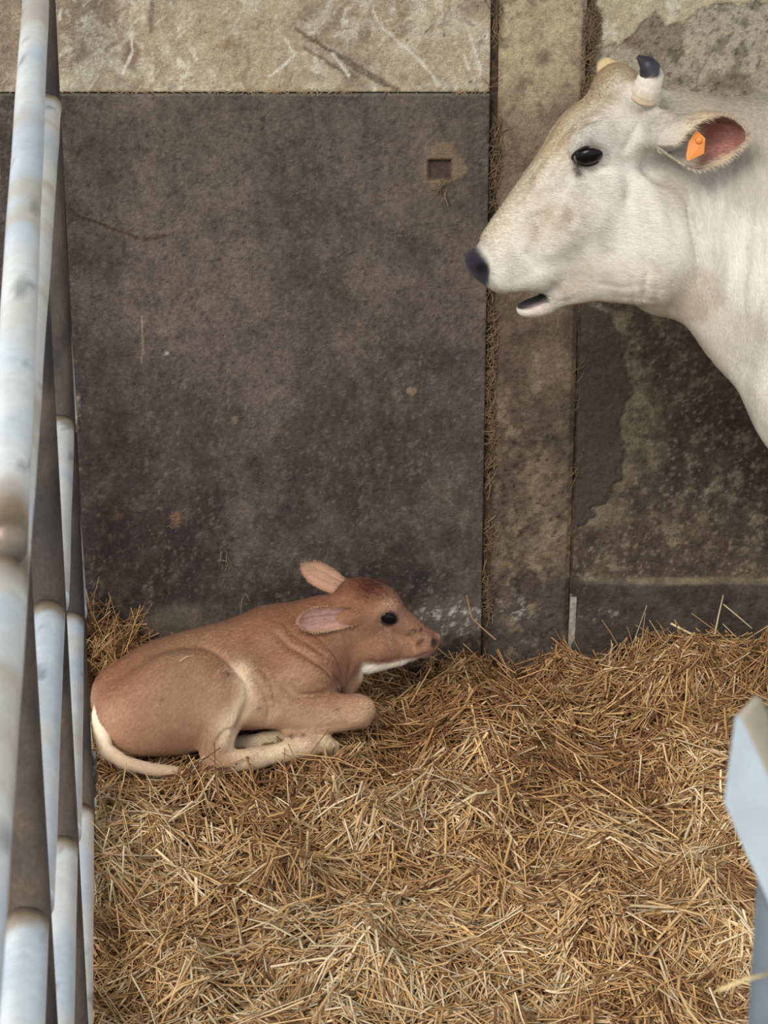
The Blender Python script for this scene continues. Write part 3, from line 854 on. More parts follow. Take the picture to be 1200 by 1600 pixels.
# wrinkles and hollows, measured on the near side
for pts, w_, dp in [
    ([(388, 1060), (392, 1090), (382, 1115), (368, 1140), (362, 1165)], 0.012, 0.012),        # thigh against the flank
    ([(310, 1004), (345, 1022), (372, 1048), (388, 1072)], 0.010, 0.008),
    ([(318, 1130), (318, 1160), (312, 1190), (310, 1210)], 0.008, 0.012),
    ([(350, 1150), (336, 1165), (326, 1185), (324, 1205)], 0.006, 0.006),
    ([(375, 1128), (352, 1142), (335, 1160)], 0.006, 0.004),
    ([(395, 1050), (412, 1075), (422, 1100), (420, 1130)], 0.006, 0.004),
    ([(408, 1040), (426, 1068), (432, 1100), (428, 1128)], 0.005, 0.003),
    ([(430, 985), (455, 1010), (490, 1030), (520, 1055), (535, 1078)], 0.007, 0.007),         # shoulder fold
    ([(440, 968), (465, 995), (500, 1018), (530, 1045)], 0.005, 0.0035),
    ([(452, 955), (480, 985), (510, 1005)], 0.004, 0.003),
    ([(512, 1008), (530, 1035), (541, 1062), (545, 1080)], 0.005, 0.006),                     # dewlap folds
    ([(548, 1030), (546, 1055), (553, 1078)], 0.005, 0.005),
    ([(470, 1088), (500, 1084), (535, 1082)], 0.008, 0.006),                                  # forearm against the chest
    ([(440, 1060), (462, 1085), (480, 1088)], 0.012, 0.004),
    ([(672, 1017), (655, 1026), (635, 1029), (618, 1029)], 0.0035, 0.005),                    # mouth
    ([(573, 1030), (590, 1034), (606, 1031)], 0.004, 0.003),
    ([(592, 950), (602, 946), (614, 948), (622, 956)], 0.004, -0.003),                        # brow ridge
    ([(590, 966), (596, 976), (606, 982), (616, 979)], 0.004, 0.002),
    ([(636, 990), (646, 1004), (650, 1016)], 0.006, 0.003)]:
    cs.crease(cs.surfs(pts), w_, dp * (1.6 if 0 < dp < 0.008 else 1.0))
eye_p = cs.surf(607, 967); eye_n = cs.normal(eye_p, 0.012)[0]
cs.dimple(eye_p, 0.016, 0.006)
nos_p = cs.surf(681, 1003)
cs.dimple(nos_p, 0.009, 0.014)

cv, cF = cs.mesh(1)
# --- coat colours
def calf_cols(p, n):
    t = (p - C0) @ CT; s = (p - C0) @ CN; z = p[:, 2]
    c = np.empty((len(p), 3)); c[:] = S(186, 148, 120)
    nz = fbm(p * 9, 4, 200); nf = fbm(p * np.array([30., 60., 60.]), 3, 201)
    c = mix(c, S(158, 116, 90), sstep(0.45, 0.7, nz) * 0.45)
    # redder along the back, withers and neck crest
    back = sstep(0.15, 0.75, n[:, 2]) * sstep(0.10, 0.22, z) 
    c = mix(c, S(140, 92, 68), back * 0.8)
    c = mix(c, S(124, 78, 58), back * sstep(0.05, -0.06, s) * 0.5)
    c = mix(c, S(154, 106, 80), sstep(0.22, 0.40, t) * sstep(0.70, 0.5, t) * sstep(0.10, 0.2, z) * 0.6)
    hip = np.exp(-(np.linalg.norm((p - cs.surf(300, 1040)) / np.array([0.11, 0.2, 0.055]), axis=1)) ** 2)
    c = mix(c, S(194, 156, 122), hip * 0.6)
    c = mix(c, S(168, 122, 98), np.exp(-(np.linalg.norm((p - cs.surf(200, 1130)) / 0.10, axis=1)) ** 2) * 0.5)
    # cream front edge of the thigh, legs and belly
    edge = np.exp(-(poly_dist(p, cs.surfs([(376, 1050), (384, 1080), (372, 1110), (356, 1135), (362, 1165)])) / 0.028) ** 2)
    c = mix(c, S(240, 220, 190), edge * 0.9)
    leg = sstep(0.045, 0.02, poly_dist(p, [K(352, 1192, 0.15), K(400, 1184, 0.16), K(455, 1172, 0.15), K(500, 1162, 0.138), K(525, 1170, 0.13)]))
    c = mix(c, S(236, 218, 186), leg * 0.9)
    leg2 = sstep(0.040, 0.02, poly_dist(p, [K(375, 1165, 0.06), K(415, 1158, 0.07), K(452, 1147, 0.075)]))
    c = mix(c, S(214, 198, 170), leg2 * 0.85)
    under = sstep(0.055, 0.015, z) * sstep(0.30, 0.36, t)
    c = mix(c, S(226, 200, 164), under * 0.8)
    arm = np.exp(-(poly_dist(p, cs.surfs([(480, 1132), (530, 1128), (565, 1124)])) / 0.022) ** 2)
    c = mix(c, S(230, 200, 166), arm * 0.6)
    knee = np.exp(-(np.linalg.norm(p - K(578, 1106, 0.12), axis=1) / 0.045) ** 2)
    c = mix(c, S(228, 196, 160), knee * 0.55)
    c = mix(c, S(212, 186, 156), np.exp(-(np.linalg.norm(p - cs.surf(405, 1115), axis=1) / 0.05) ** 2) * 0.6)
    hock = np.exp(-(np.linalg.norm(p - cs.surf(338, 1195), axis=1) / 0.035) ** 2)
    c = mix(c, S(226, 184, 148), hock * 0.6)
    # head
    head = sstep(0.46, 0.53, t)
    c = mix(c, S(176, 134, 110), head * 0.6)
    fore = np.exp(-(np.linalg.norm((p - K(574, 910)) / np.array([0.075, 0.085, 0.044]), axis=1) * (0.75 + 0.5 * fbm(p * 40, 3, 206))) ** 2)
    c = mix(c, S(104, 60, 46), fore * 0.95)
    c = mix(c, S(128, 76, 54), np.exp(-(poly_dist(p, [K(606, 915), K(640, 950), K(668, 978)]) / 0.018) ** 2) * 0.55)
    ring = np.linalg.norm(p - eye_p, axis=1)
    c = mix(c, S(212, 174, 150), np.exp(-((ring - 0.040) / 0.014) ** 2) * 0.6 * head)
    c = mix(c, S(104, 84, 80), np.exp(-(ring / 0.027) ** 4) * 0.8)
    c = mix(c, S(150, 108, 92), np.exp(-(np.linalg.norm(p - K(664, 1002), axis=1) / 0.034) ** 2) * 0.6)
    zl = np.interp(t, [(K(566, 1034, .03) - C0) @ CT, (K(600, 1036, .03) - C0) @ CT, (K(640, 1032, .03) - C0) @ CT], [K(566, 1030, .03)[2], K(600, 1036, .03)[2], K(640, 1032, .03)[2]])
    c = mix(c, S(240, 232, 216), sstep(0.004, -0.004, z - zl) * sstep((K(556, 1034) - C0) @ CT, (K(566, 1034) - C0) @ CT, t) * sstep(0.12, 0.14, z) * 0.95)
    c = mix(c, S(92, 66, 60), np.exp(-(poly_dist(p, cs.surfs([(672, 1018), (655, 1027), (635, 1030), (620, 1030)])) / 0.005) ** 2) * 0.5)
    c = mix(c, S(30, 26, 28), np.exp(-(np.linalg.norm(p - nos_p, axis=1) / 0.0150) ** 4))
    for q, r_ in [((650, 984), .004), ((657, 985), .004), ((640, 990), .0035), ((645, 983), .003), ((659, 982), .003), ((655, 1004), .005), ((660, 1000), .006), ((657, 1008), .004), ((529, 1108), .004), ((407, 1105), .004), ((357, 1053), .004), ((255, 1093), .003), ((475, 1148), .005), ((456, 1150), .006), ((418, 1140), .007)]:
        c = mix(c, S(66, 40, 34), np.exp(-(np.linalg.norm(p - cs.surf(*q), axis=1) / (r_ + 0.001)) ** 2) * 0.9)
    c = c * (0.97 + 0.22 * nf)[:, None]
    return np.clip(c, 0, 1)
cn_ = cs.normal(cv)
ccol = calf_cols(cv, cn_)
mesh_obj('body', cv, cF, M_CALF, calf_root, ccol)
def calf_flow(p):
    t = ((p - C0) @ CT)[:, None]
    return -CT * 1.0 - UP * (0.55 + 0.5 * sstep(0.3, 0.0, t)) 
def calf_keep(p, n):
    return (p[:, 2] > -0.02) * (np.linalg.norm(p - eye_p, axis=1) > 0.02) * np.where(n[:, 1] > 0.5, 0.25, 1.0)
fur('coat_hair', cv, cF, ccol, 120000, 0.011, calf_flow, calf_root, calf_keep)

eye_ball('eye', eye_p - eye_n * 0.0065, eye_n, HD, 0.0190, calf_root, S(78, 60, 58), 0.0028)
# far eye
fe = eye_p + (-2 * ((eye_p - C0) @ CN)) * CN; fen = eye_n - 2 * np.dot(eye_n, CN) * CN
eye_ball('eye', fe - fen * 0.0065, fen, HD, 0.0190, calf_root, S(78, 60, 58), 0.0028)
# ears
EO, EI = S(200, 160, 132), S(208, 164, 150)
CH = [(0, 0.016), (0.2, 0.024), (0.5, 0.033), (0.8, 0.031), (1, 0.022)]
ear_leaf('ear', K(562, 962, 0.040), K(469, 972, 0.125), CN * 1.0 + UP * 0.30 + CT * 0.45, CH, [(0, 120), (0.2, 95), (0.4, 58), (1, 35)], EO, EI, calf_root, 0.006, 0.03, hair=700, hair_col=S(216, 184, 156), mat=M_CALF, hair_len=0.7, coat=5000)
ear_leaf('ear', K(553, 926, -0.035), K(471, 885, -0.115), CN * 0.9 + UP * 0.15 - CT * 0.1, CH, [(0, 150), (0.15, 90), (0.4, 45), (1, 30)], S(186, 140, 112), S(198, 158, 134), calf_root, 0.006, 0.0, hair=400, hair_col=S(196, 156, 130), mat=M_CALF, hair_len=0.55, coat=4000)
# forelock
r0 = np.array([cs.surf(x, y) for x, y in zip(rng.normal(570, 17, 420), rng.normal(914, 8, 420).clip(906, 940))])
r0 = r0[r0[:, 2] > 0.37]
tuft('forelock', r0, np.tile(CT * 0.7 + CN * 0.6 - UP * 0.25, (len(r0), 1)), 0.015, 0.0018, S(98, 58, 44), calf_root, 0.35)
# hoof
v, f = tube([K(518, 1168, 0.131), K(530, 1171, 0.129), K(541, 1174, 0.127)], [0.019, 0.019, 0.010], 12)
mesh_obj('hoof', v, f, M_HOOF, calf_root)
# tail curled round the hind leg
tp = [K(161, 1098, 0.01), K(157, 1118, 0.055), K(159, 1148, 0.10), K(165, 1172, 0.14), K(195, 1192, 0.165), K(235, 1202, 0.175), K(275, 1207, 0.175), K(300, 1213, 0.172)]
tq = []
for i in range(len(tp) - 1):
    for u in np.linspace(0, 1, 5)[:-1]: tq.append(lerp(tp[i], tp[i + 1], u))
tq.append(tp[-1])
tr = np.interp(np.linspace(0, 1, len(tq)), [0, 0.25, 0.6, 0.85, 1], [0.023, 0.023, 0.017, 0.016, 0.006])
v, f = tube(tq, tr, 12)
tcol = mix(np.tile(S(238, 220, 194), (len(v), 1)), S(196, 158, 124), np.repeat(sstep(0.28, 0.6, np.linspace(0, 1, len(tq))), 12) * 0.6)
tl = mesh_obj('tail', v, f, M_CALF, calf_root, tcol)
nn_ = 900; k = rng.integers(2, len(tq) - 1, nn_)
tqa = np.array(tq); tdir = tqa[np.minimum(k + 1, len(tq) - 1)] - tqa[k - 1]; tdir /= np.linalg.norm(tdir, axis=1, keepdims=True)
off = rng.normal(0, 1, (nn_, 3)); off /= np.linalg.norm(off, axis=1, keepdims=True)
tuft('tail_hair', tqa[k] + off * tr[k][:, None] * 0.8, tdir + off * 0.25, 0.028, 0.0018, S(232, 212, 182), tl, 0.15)
# ------------------------------------------------------------------ the cow, head and neck reaching in from the right
YB = 5.14                                        # her body's lengthwise plane
AH = math.radians(7.0)                           # the head is turned a little to the viewer
HF = V(-math.cos(AH), -math.sin(AH), 0)
HN = V(math.sin(AH), -math.cos(AH), 0)           # towards her near cheek
H0 = V(0.60, 5.07, 0)
def Q(px, py, side=0.0): return on_plane(px, py, H0, HN, side)
def B(px, py, side=0.0): return on_plane(px, py, V(0, YB, 0), V(0, -1, 0), side)
cow_root = empty('cow', (1.6, YB, 0.0))
tag(cow_root, 'white cow with short dark-tipped horns and orange ear tag standing over the calf', 'cow')

ws = Sdf(fine_axis([(0.12, 0.0058), (1.0, 0.010), (1.3, 0.022), (2.98, 0.022)]), np.arange(4.68, 5.62, 0.0062), fine_axis([(-0.02, 0.022), (0.86, 0.0058), (1.94, 0.0058)]))
AX = Q(745, 412) - Q(985, 118); AX = AX / np.linalg.norm(AX)           # poll to muzzle
R_H = frame_from(AX, V(-0.77, 0, 0.63))
# body outside the picture
ws.ell((1.42, YB, 1.10), (0.46, 0.27, 0.38), 0.10)
ws.ell((1.95, YB, 1.06), (0.66, 0.34, 0.40), 0.12)
ws.ell((2.50, YB, 1.18), (0.36, 0.28, 0.33), 0.12)
ws.cone((1.25, YB, 1.52), (2.65, YB, 1.40), 0.10, 0.10, 0.15)
for sd in (-1, 1):
    y = YB + sd * 0.16
    ws.chain([V(1.38, y, 0.98), V(1.30, y, 0.80), V(1.30, y, 0.48), V(1.30, y, 0.14), V(1.27, y, 0.07)], [0.13, 0.095, 0.058, 0.042, 0.052], 0.05)
    ws.chain([V(2.52, y, 1.05), V(2.50, y, 0.82), V(2.70, y, 0.56), V(2.68, y, 0.14), V(2.65, y, 0.07)], [0.18, 0.12, 0.056, 0.044, 0.054], 0.05)
# neck
ws.chain([B(1005, 172), B(1080, 213), B(1200, 256), B(1380, 290)], [0.050, 0.085, 0.145, 0.20], 0.06, flat=(HN, 0.85))
ws.chain([B(1000, 300), B(1100, 345), B(1250, 420), B(1420, 480)], [0.105, 0.150, 0.210, 0.26], 0.08, flat=(HN, 0.78))
ws.chain([B(1045, 418), B(1110, 432), B(1180, 500), B(1290, 620), B(1400, 700)], [0.115, 0.100, 0.122, 0.165, 0.19], 0.06, flat=(HN, 0.75))
# head
ws.ell(Q(962, 200), (0.125, 0.092, 0.088), 0.05, R_H)                                  # skull
ws.ell(Q(958, 128), (0.045, 0.080, 0.034), 0.05, frame_from(AX, V(-0.77, 0, 0.63)))    # poll
ws.cone(Q(918, 222), Q(785, 378), 0.076, 0.050, 0.05, flat=(HN, 0.92))                 # nasal bridge
for sd in (-1, 1):
    ws.ell(Q(990, 362, sd * 0.052), (0.118, 0.050, 0.125), 0.06, frame_from(V(-0.85, 0, -0.5), UP))   # masseter
    ws.cone(Q(930, 315, sd * 0.045), Q(850, 385, sd * 0.032), 0.070, 0.045, 0.05)      # cheek bone line
    ws.ell(Q(1040, 205, sd * 0.095), (0.045, 0.040, 0.045), 0.04)                      # ear roots
    ws.ell(Q(1006, 150, sd * 0.085), (0.034, 0.030, 0.030), 0.03)                      # horn bosses
ws.ell(Q(925, 222, 0.082), (0.050, 0.024, 0.026), 0.05, R_H)                           # brows
ws.ell(Q(884, 210, -0.062), (0.050, 0.026, 0.024), 0.05, R_H)
ws.cone(Q(975, 372), Q(848, 418), 0.118, 0.058, 0.05, flat=(HN, 0.75))                 # side of the face
ws.cone(Q(1010, 405), Q(905, 440), 0.108, 0.040, 0.05, flat=(HN, 0.75))                # lower jaw
ws.ell(Q(782, 412), (0.058, 0.066, 0.052), 0.03, R_H)                                  # muzzle
ws.ell(Q(752, 413), (0.032, 0.055, 0.042), 0.02, R_H)                                  # nose pad
ws.cone(Q(790, 432, 0.03), Q(845, 428, 0.03), 0.036, 0.036, 0.03)                      # near upper lip
ws.cone(Q(790, 432, -0.03), Q(845, 428, -0.03), 0.036, 0.036, 0.03)
ws.ell(Q(834, 478), (0.042, 0.046, 0.024), 0.012, frame_from(V(-1, 0, -0.22), UP))     # lower lip and chin
ws.cone(Q(852, 468), Q(900, 440), 0.030, 0.040, 0.03)
ws.ell(Q(819, 466), (0.050, 0.070, 0.0150), 0.006, frame_from(V(-1, 0, -0.20), UP), sub=True)   # parted lips
for pts, w_, dp in [
    ([(858, 440), (868, 452), (872, 466)], 0.006, 0.007),
    ([(866, 470), (880, 472), (900, 464)], 0.007, 0.004),
    ([(905, 208), (925, 200), (950, 206), (962, 222)], 0.010, -0.004),      # upper lid swelling
    ([(898, 262), (925, 272), (950, 262)], 0.008, 0.004),
    ([(935, 190), (915, 192), (900, 205)], 0.006, 0.003),
    ([(858, 214), (880, 235), (895, 262), (880, 300)], 0.014, 0.004),
    ([(1085, 275), (1098, 320), (1110, 380), (1118, 420)], 0.007, 0.005),    # neck folds
    ([(1070, 280), (1084, 330), (1098, 390)], 0.006, 0.0045),
    ([(1102, 265), (1118, 320), (1130, 380)], 0.007, 0.0045),
    ([(1125, 260), (1140, 310), (1150, 380), (1152, 440)], 0.008, 0.004),
    ([(1160, 180), (1166, 260), (1172, 340)], 0.010, 0.004),
    ([(1182, 175), (1190, 260), (1192, 340)], 0.010, 0.004),
    ([(1002, 395), (1012, 420), (1006, 452), (1000, 480)], 0.008, 0.006),    # jaw folds
    ([(985, 430), (990, 450), (986, 478)], 0.006, 0.004),
    ([(1048, 430), (1050, 460), (1046, 490)], 0.008, 0.004),
    ([(930, 440), (960, 448), (1000, 446), (1040, 452)], 0.007, 0.0022),
    ([(960, 462), (1000, 466), (1030, 470)], 0.005, 0.0016),
    ([(1020, 415), (1028, 450), (1024, 485)], 0.006, 0.004),
    ([(1066, 300), (1078, 350), (1090, 410), (1092, 450)], 0.006, 0.004),
    ([(1140, 250), (1158, 330), (1164, 420), (1160, 500)], 0.009, 0.004),
    ([(1010, 250), (1030, 290), (1050, 330), (1060, 380)], 0.016, 0.004),
    ([(975, 240), (985, 290), (975, 330)], 0.016, 0.004),
    ([(1000, 190), (985, 215), (972, 240)], 0.010, 0.005),                   # temple hollow
    ([(1035, 145), (1015, 168), (1000, 175)], 0.008, 0.004),
    ([(870, 300), (840, 350), (815, 395)], 0.012, -0.004),                   # face crest
    ([(845, 415), (820, 432), (795, 440)], 0.008, 0.002)]:
    ws.crease(ws.surfs(pts), w_, dp * 1.5)
we_p = ws.surf(922, 247); we_n = ws.normal(we_p, 0.02)[0]
ws.dimple(we_p, 0.026, 0.009)
wn_p = ws.surf(752, 421); ws.dimple(wn_p, 0.013, 0.020)
wn_f = wn_p - 2 * np.dot(wn_p - H0, HN) * HN; ws.dimple(wn_f, 0.013, 0.020)
wv, wF = ws.mesh(2)
wnrm = ws.normal(wv)
def near(p, px, py, r, pw=2): return np.exp(-(np.linalg.norm(p - ws.surf(px, py), axis=1) / r) ** pw)
def cow_cols(p, n):
    c = np.empty((len(p), 3)); c[:] = S(230, 225, 214)
    nz = fbm(p * 8, 4, 300); nf = fbm(p * np.array([50., 50., 18.]), 3, 301); n2 = fbm(p * 22, 3, 302)
    c = mix(c, S(196, 189, 178), sstep(0.46, 0.66, nz) * 0.6)
    c = mix(c, S(184, 172, 154), sstep(0.52, 0.70, fbm(p * 18, 4, 304)) * 0.4 * sstep(0.78, 0.6, p[:, 0]))
    c = mix(c, S(190, 168, 138), sstep(0.50, 0.70, fbm(p * 5, 4, 303)) * 0.45)
    # ochre brow, poll and face line
    c = mix(c, S(196, 170, 132), np.exp(-(poly_dist(p, [Q(955, 105), Q(930, 140), Q(885, 180), Q(862, 212)]) / 0.060) ** 2) * 0.85)
    c = mix(c, S(186, 158, 118), np.exp(-(poly_dist(p, [Q(945, 100, -.03), Q(985, 118, 0.02)]) / 0.035) ** 2) * 0.6)
    c = mix(c, S(206, 186, 156), np.exp(-(poly_dist(p, [Q(850, 240), Q(800, 310), Q(770, 360)]) / 0.050) ** 2) * 0.7)
    c = mix(c, S(172, 146, 112), np.exp(-(poly_dist(p, [Q(935, 150, 0.05), Q(895, 190, 0.06), Q(868, 230, 0.05)]) / 0.012) ** 2) * 0.5)
    # top of the neck
    c = mix(c, S(192, 178, 154), sstep(0.1, 0.8, n[:, 2]) * sstep(0.60, 0.72, p[:, 0]) * 0.9)
    c = mix(c, S(184, 174, 160), sstep(0.66, 0.80, p[:, 0]) * sstep(1.42, 1.62, p[:, 2] + 0.1 * (n2 - 0.5)) * 0.85)  # neck greyed further in the colour to make up for flat light
    strk = fbm(p * np.array([46., 46., 5.]), 4, 306)
    c = mix(c, S(176, 168, 156), sstep(0.50, 0.66, strk) * sstep(0.62, 0.72, p[:, 0]) * 0.32)
    # smudges; temple greys painted for contrast that the flat lighting lacks
    for q, r_, col, a_ in [((870, 350), .040, (168, 142, 112), .45), ((900, 320), .035, (176, 150, 120), .35), ((835, 365), .035, (180, 156, 126), .4), ((848, 325), .03, (186, 160, 130), .35),
                           ((925, 215), .030, (150, 146, 146), .45), ((905, 300), .04, (170, 160, 150), .3), ((960, 300), .05, (190, 178, 166), .35), ((1060, 250), .03, (160, 156, 156), .4),
                           ((1020, 190), .035, (160, 158, 156), .45), ((1050, 240), .035, (164, 148, 128), .45), ((1150, 520), .07, (206, 198, 188), .5), ((1100, 330), .05, (198, 192, 184), .4), ((745, 385), .030, (128, 124, 124), .5)]:
        c = mix(c, S(*col), near(p, *q, r_) * a_ * (0.4 + 1.2 * n2))
    c = mix(c, S(240, 232, 214), near(p, 1000, 450, 0.09) * 0.6)
    c = mix(c, S(250, 248, 242), near(p, 985, 270, 0.06) * 0.5)
    c = mix(c, S(196, 176, 166), np.exp(-(poly_dist(p, ws.surfs([(765, 452), (790, 458), (812, 456)])) / 0.010) ** 2) * 0.6)
    # brushed ochre streaks down the brow
    stq = fbm((p @ R_H.T) * np.array([10., 90., 90.]), 4, 307)
    bz = np.exp(-(poly_dist(p, [Q(945, 118, 0.03), Q(900, 170, 0.04), Q(866, 225, 0.03), Q(825, 280, 0.02)]) / 0.055) ** 2)
    c = mix(c, S(158, 128, 92), bz * sstep(0.50, 0.66, stq) * 0.6)
    dk = fbm(p * 34, 4, 308)
    c = mix(c, S(150, 132, 110), sstep(0.56, 0.70, dk) * near(p, 850, 340, 0.10) * 0.55)
    # eye surround
    ring = np.linalg.norm(p - we_p, axis=1)
    c = mix(c, S(70, 64, 66), np.exp(-(ring / 0.036) ** 4) * 0.9)
    c = mix(c, S(34, 30, 34), np.exp(-(poly_dist(p, ws.surfs([(902, 250), (898, 262), (902, 272)])) / 0.009) ** 2) * 0.9)
    # black nose pad and mouth
    pad = np.linalg.norm((p - Q(744, 418)) @ R_H.T / np.array([0.052, 0.074, 0.056]), axis=1) + (n2 - 0.5) * 0.25
    c = mix(c, S(46, 44, 50), sstep(1.02, 0.80, pad))
    nost = np.minimum(np.linalg.norm(p - wn_p, axis=1), np.linalg.norm(p - wn_f, axis=1))
    c = mix(c, S(20, 18, 20), sstep(0.020, 0.010, nost))
    m = np.linalg.norm((p - Q(819, 466)) @ frame_from(V(-1, 0, -0.20), UP).T / np.array([0.054, 0.078, 0.0180]), axis=1)
    c = mix(c, S(34, 30, 36), sstep(1.15, 0.98, m))
    c = mix(c, S(214, 190, 180), near(p, 838, 486, 0.022) * 0.7)
    dots = vnoise(p * 260, 305)
    c = mix(c, S(120, 104, 98), sstep(0.86, 0.93, dots) * near(p, 800, 425, 0.04) * 0.7)
    # grey lower legs
    c = mix(c, S(150, 146, 140), sstep(0.55, 0.2, p[:, 2]) * 0.4)
    c = c * (0.93 + 0.14 * nf)[:, None]
    return np.clip(c, 0, 1)
wcol = cow_cols(wv, wnrm)
mesh_obj('body', wv, wF, M_COW, cow_root, wcol)
def cow_flow(p):
    h = sstep(0.74, 0.60, p[:, 0])[:, None]
    return (V(1, 0, -0.35) * h + V(0.45, 0, -1) * (1 - h))
def cow_keep(p, n):
    return (p[:, 0] < 1.05) * (p[:, 2] > 0.8) * (np.linalg.norm(p - we_p, axis=1) > 0.034) * np.where(n[:, 1] > 0.4, 0.2, 1.0) * (np.linalg.norm(p - Q(748, 418), axis=1) > 0.06) * (np.linalg.norm(p - Q(815, 467), axis=1) > 0.055)
fur('coat_hair', wv, wF, wcol, 130000, 0.012, cow_flow, cow_root, cow_keep, lift=0.16, vary=0.13)

eye_ball('eye', we_p - we_n * 0.0135, we_n, AX + V(-0.7, 0, 0.45), 0.0245, cow_root, S(40, 36, 38), 0.0030)
fe = we_p - 2 * np.dot(we_p - H0, HN) * HN; fen = we_n - 2 * np.dot(we_n, HN) * HN
eye_ball('eye', fe - fen * 0.0135, fen, AX + V(-0.7, 0, 0.45), 0.0235, cow_root, S(44, 40, 42), 0.0042)

def horn(path, rs, c_base, c_tip, cut, name='horn'):
    pts = [np.asarray(p) for p in path]; n = 26
    u = np.linspace(0, len(pts) - 1, n)
    co = np.array(pts); sm = np.stack([np.interp(u, range(len(pts)), co[:, k]) for k in range(3)], -1)
    for _ in range(2): sm[1:-1] = (sm[:-2] + 2 * sm[1:-1] + sm[2:]) / 4
    r = np.interp(u, range(len(pts)), rs) * (1 + 0.025 * np.sin(u * 14) * (u < 1.6))
    v, f = tube(sm, r, 18)
    t = np.repeat(u / (len(pts) - 1), 18) + (fbm(v * 90, 3, 310) - 0.5) * 0.22
    c = mix(np.tile(c_base, (len(v), 1)), c_tip, sstep(cut - 0.03, cut + 0.03, t))
    c = mix(c, S(206, 176, 130), sstep(0.30, 0.05, t) * 0.6)
    return mesh_obj(name, v, f, M_HORN, cow_root, c)
M_HORN = tint_mat('horn', rough=0.45, spec=0.4, grain=((80, 0.15, (1, 1, 1)),))
horn([Q(1004, 152, 0.085), Q(1012, 134, 0.100), Q(1019, 116, 0.108), Q(1011, 100, 0.108), Q(996, 88, 0.100)], [0.032, 0.030, 0.0265, 0.0200, 0.004], S(236, 226, 210), S(52, 50, 56), 0.52)
horn([Q(968, 126, -0.070), Q(952, 110, -0.090), Q(942, 101, -0.100), Q(937, 97, -0.105)], [0.032, 0.027, 0.021, 0.010], S(224, 198, 152), S(206, 176, 128), 0.9)
# ears
EH = [(0, 0.030), (0.2, 0.046), (0.5, 0.064), (0.8, 0.060), (1, 0.040)]
ne = ear_leaf('ear', Q(1034, 208, 0.085), Q(1166, 212, 0.175), HN * 0.92 + UP * -0.30 + HF * -0.25, EH, [(0, 175), (0.3, 150), (0.5, 105), (0.75, 70), (1, 45)], S(222, 204, 178), S(178, 126, 114), cow_root, 0.010, 0.0, bare=0.46, rows=30, cols=27, hair=1100, hair_col=S(226, 212, 190), mat=M_COW, hair_len=1.5, coat=9000, root=S(206, 200, 190))
ear_leaf('ear', Q(1010, 185, -0.105), Q(1075, 180, -0.23), -HN * 0.8 + UP * -0.2, EH, [(0, 175), (0.3, 150), (0.5, 105), (0.75, 70), (1, 45)], S(214, 200, 178), S(196, 146, 130), cow_root, 0.008, mat=M_COW)
# ear tag: bent plastic flap with a button
tagc = [Q(1088, 203, 0.178), Q(1102, 216, 0.186), Q(1100, 240, 0.190), Q(1074, 252, 0.188), Q(1072, 243, 0.184), Q(1076, 222, 0.178)]
tv = np.array(tagc); off = np.cross(tv[2] - tv[0], tv[4] - tv[0]); off = off / np.linalg.norm(off) * 0.0028
n6 = len(tv)
tv2 = np.concatenate([tv, tv + off]); tf = [list(range(n6)), list(range(n6, 2 * n6))[::-1]] + [[(i + 1) % n6, i, i + n6, (i + 1) % n6 + n6] for i in range(n6)]
et = mesh_obj('ear_tag', tv2, tf, M_TAG, cow_root, smooth=False); et['label'] = 'orange plastic ear tag'
bc = (tv[0] + tv[1]) / 2 * 0.55 + (tv[5] + tv[2]) / 2 * 0.45
bn = -off / np.linalg.norm(off) if np.dot(off, HN) < 0 else off / np.linalg.norm(off)
v, f = tube([bc - bn * 0.002, bc + bn * 0.004, bc + bn * 0.006], [0.008, 0.008, 0.005], 14)
mesh_obj('tag_button', v, f, M_TAG, et)
# poll hair
rr = np.array([Q(x, y, s) for x, y, s in zip(rng.uniform(944, 1000, 260), rng.uniform(104, 150, 260), rng.uniform(-0.05, 0.08, 260))])
rr = rr - np.maximum(ws.sample(rr), 0)[:, None] * ws.normal(rr); rr = rr[np.abs(ws.sample(rr)) < 0.02]
tuft('poll_hair', rr, np.tile(HF * 0.8 - UP * 0.3 + HN * 0.3, (len(rr), 1)), 0.022, 0.0018, S(206, 182, 144), cow_root, 0.30)
# hooves
for hx in (1.27, 2.65):
    for sd in (-1, 1):
        y = YB + sd * 0.16
        v, f = tube([V(hx - 0.005, y, 0.085), V(hx - 0.03, y, 0.03), V(hx - 0.045, y, -0.03)], [0.050, 0.060, 0.066], 16)
        mesh_obj('hoof', v, f, M_HOOF, cow_root)
# tail
tp = np.array([[2.83, YB, 1.33], [2.93, YB, 1.20], [2.95, YB, 0.9], [2.94, YB, 0.62], [2.94, YB, 0.40]])
u = np.linspace(0, 4, 17); tq2 = np.stack([np.interp(u, range(5), tp[:, k]) for k in range(3)], -1)
v, f = tube(tq2, np.interp(u, [0, 1, 2.6, 3.4, 4], [0.045, 0.028, 0.018, 0.032, 0.008]), 12)
mesh_obj('tail', v, f, M_COW, cow_root, np.tile(S(214, 206, 194), (len(v), 1)))
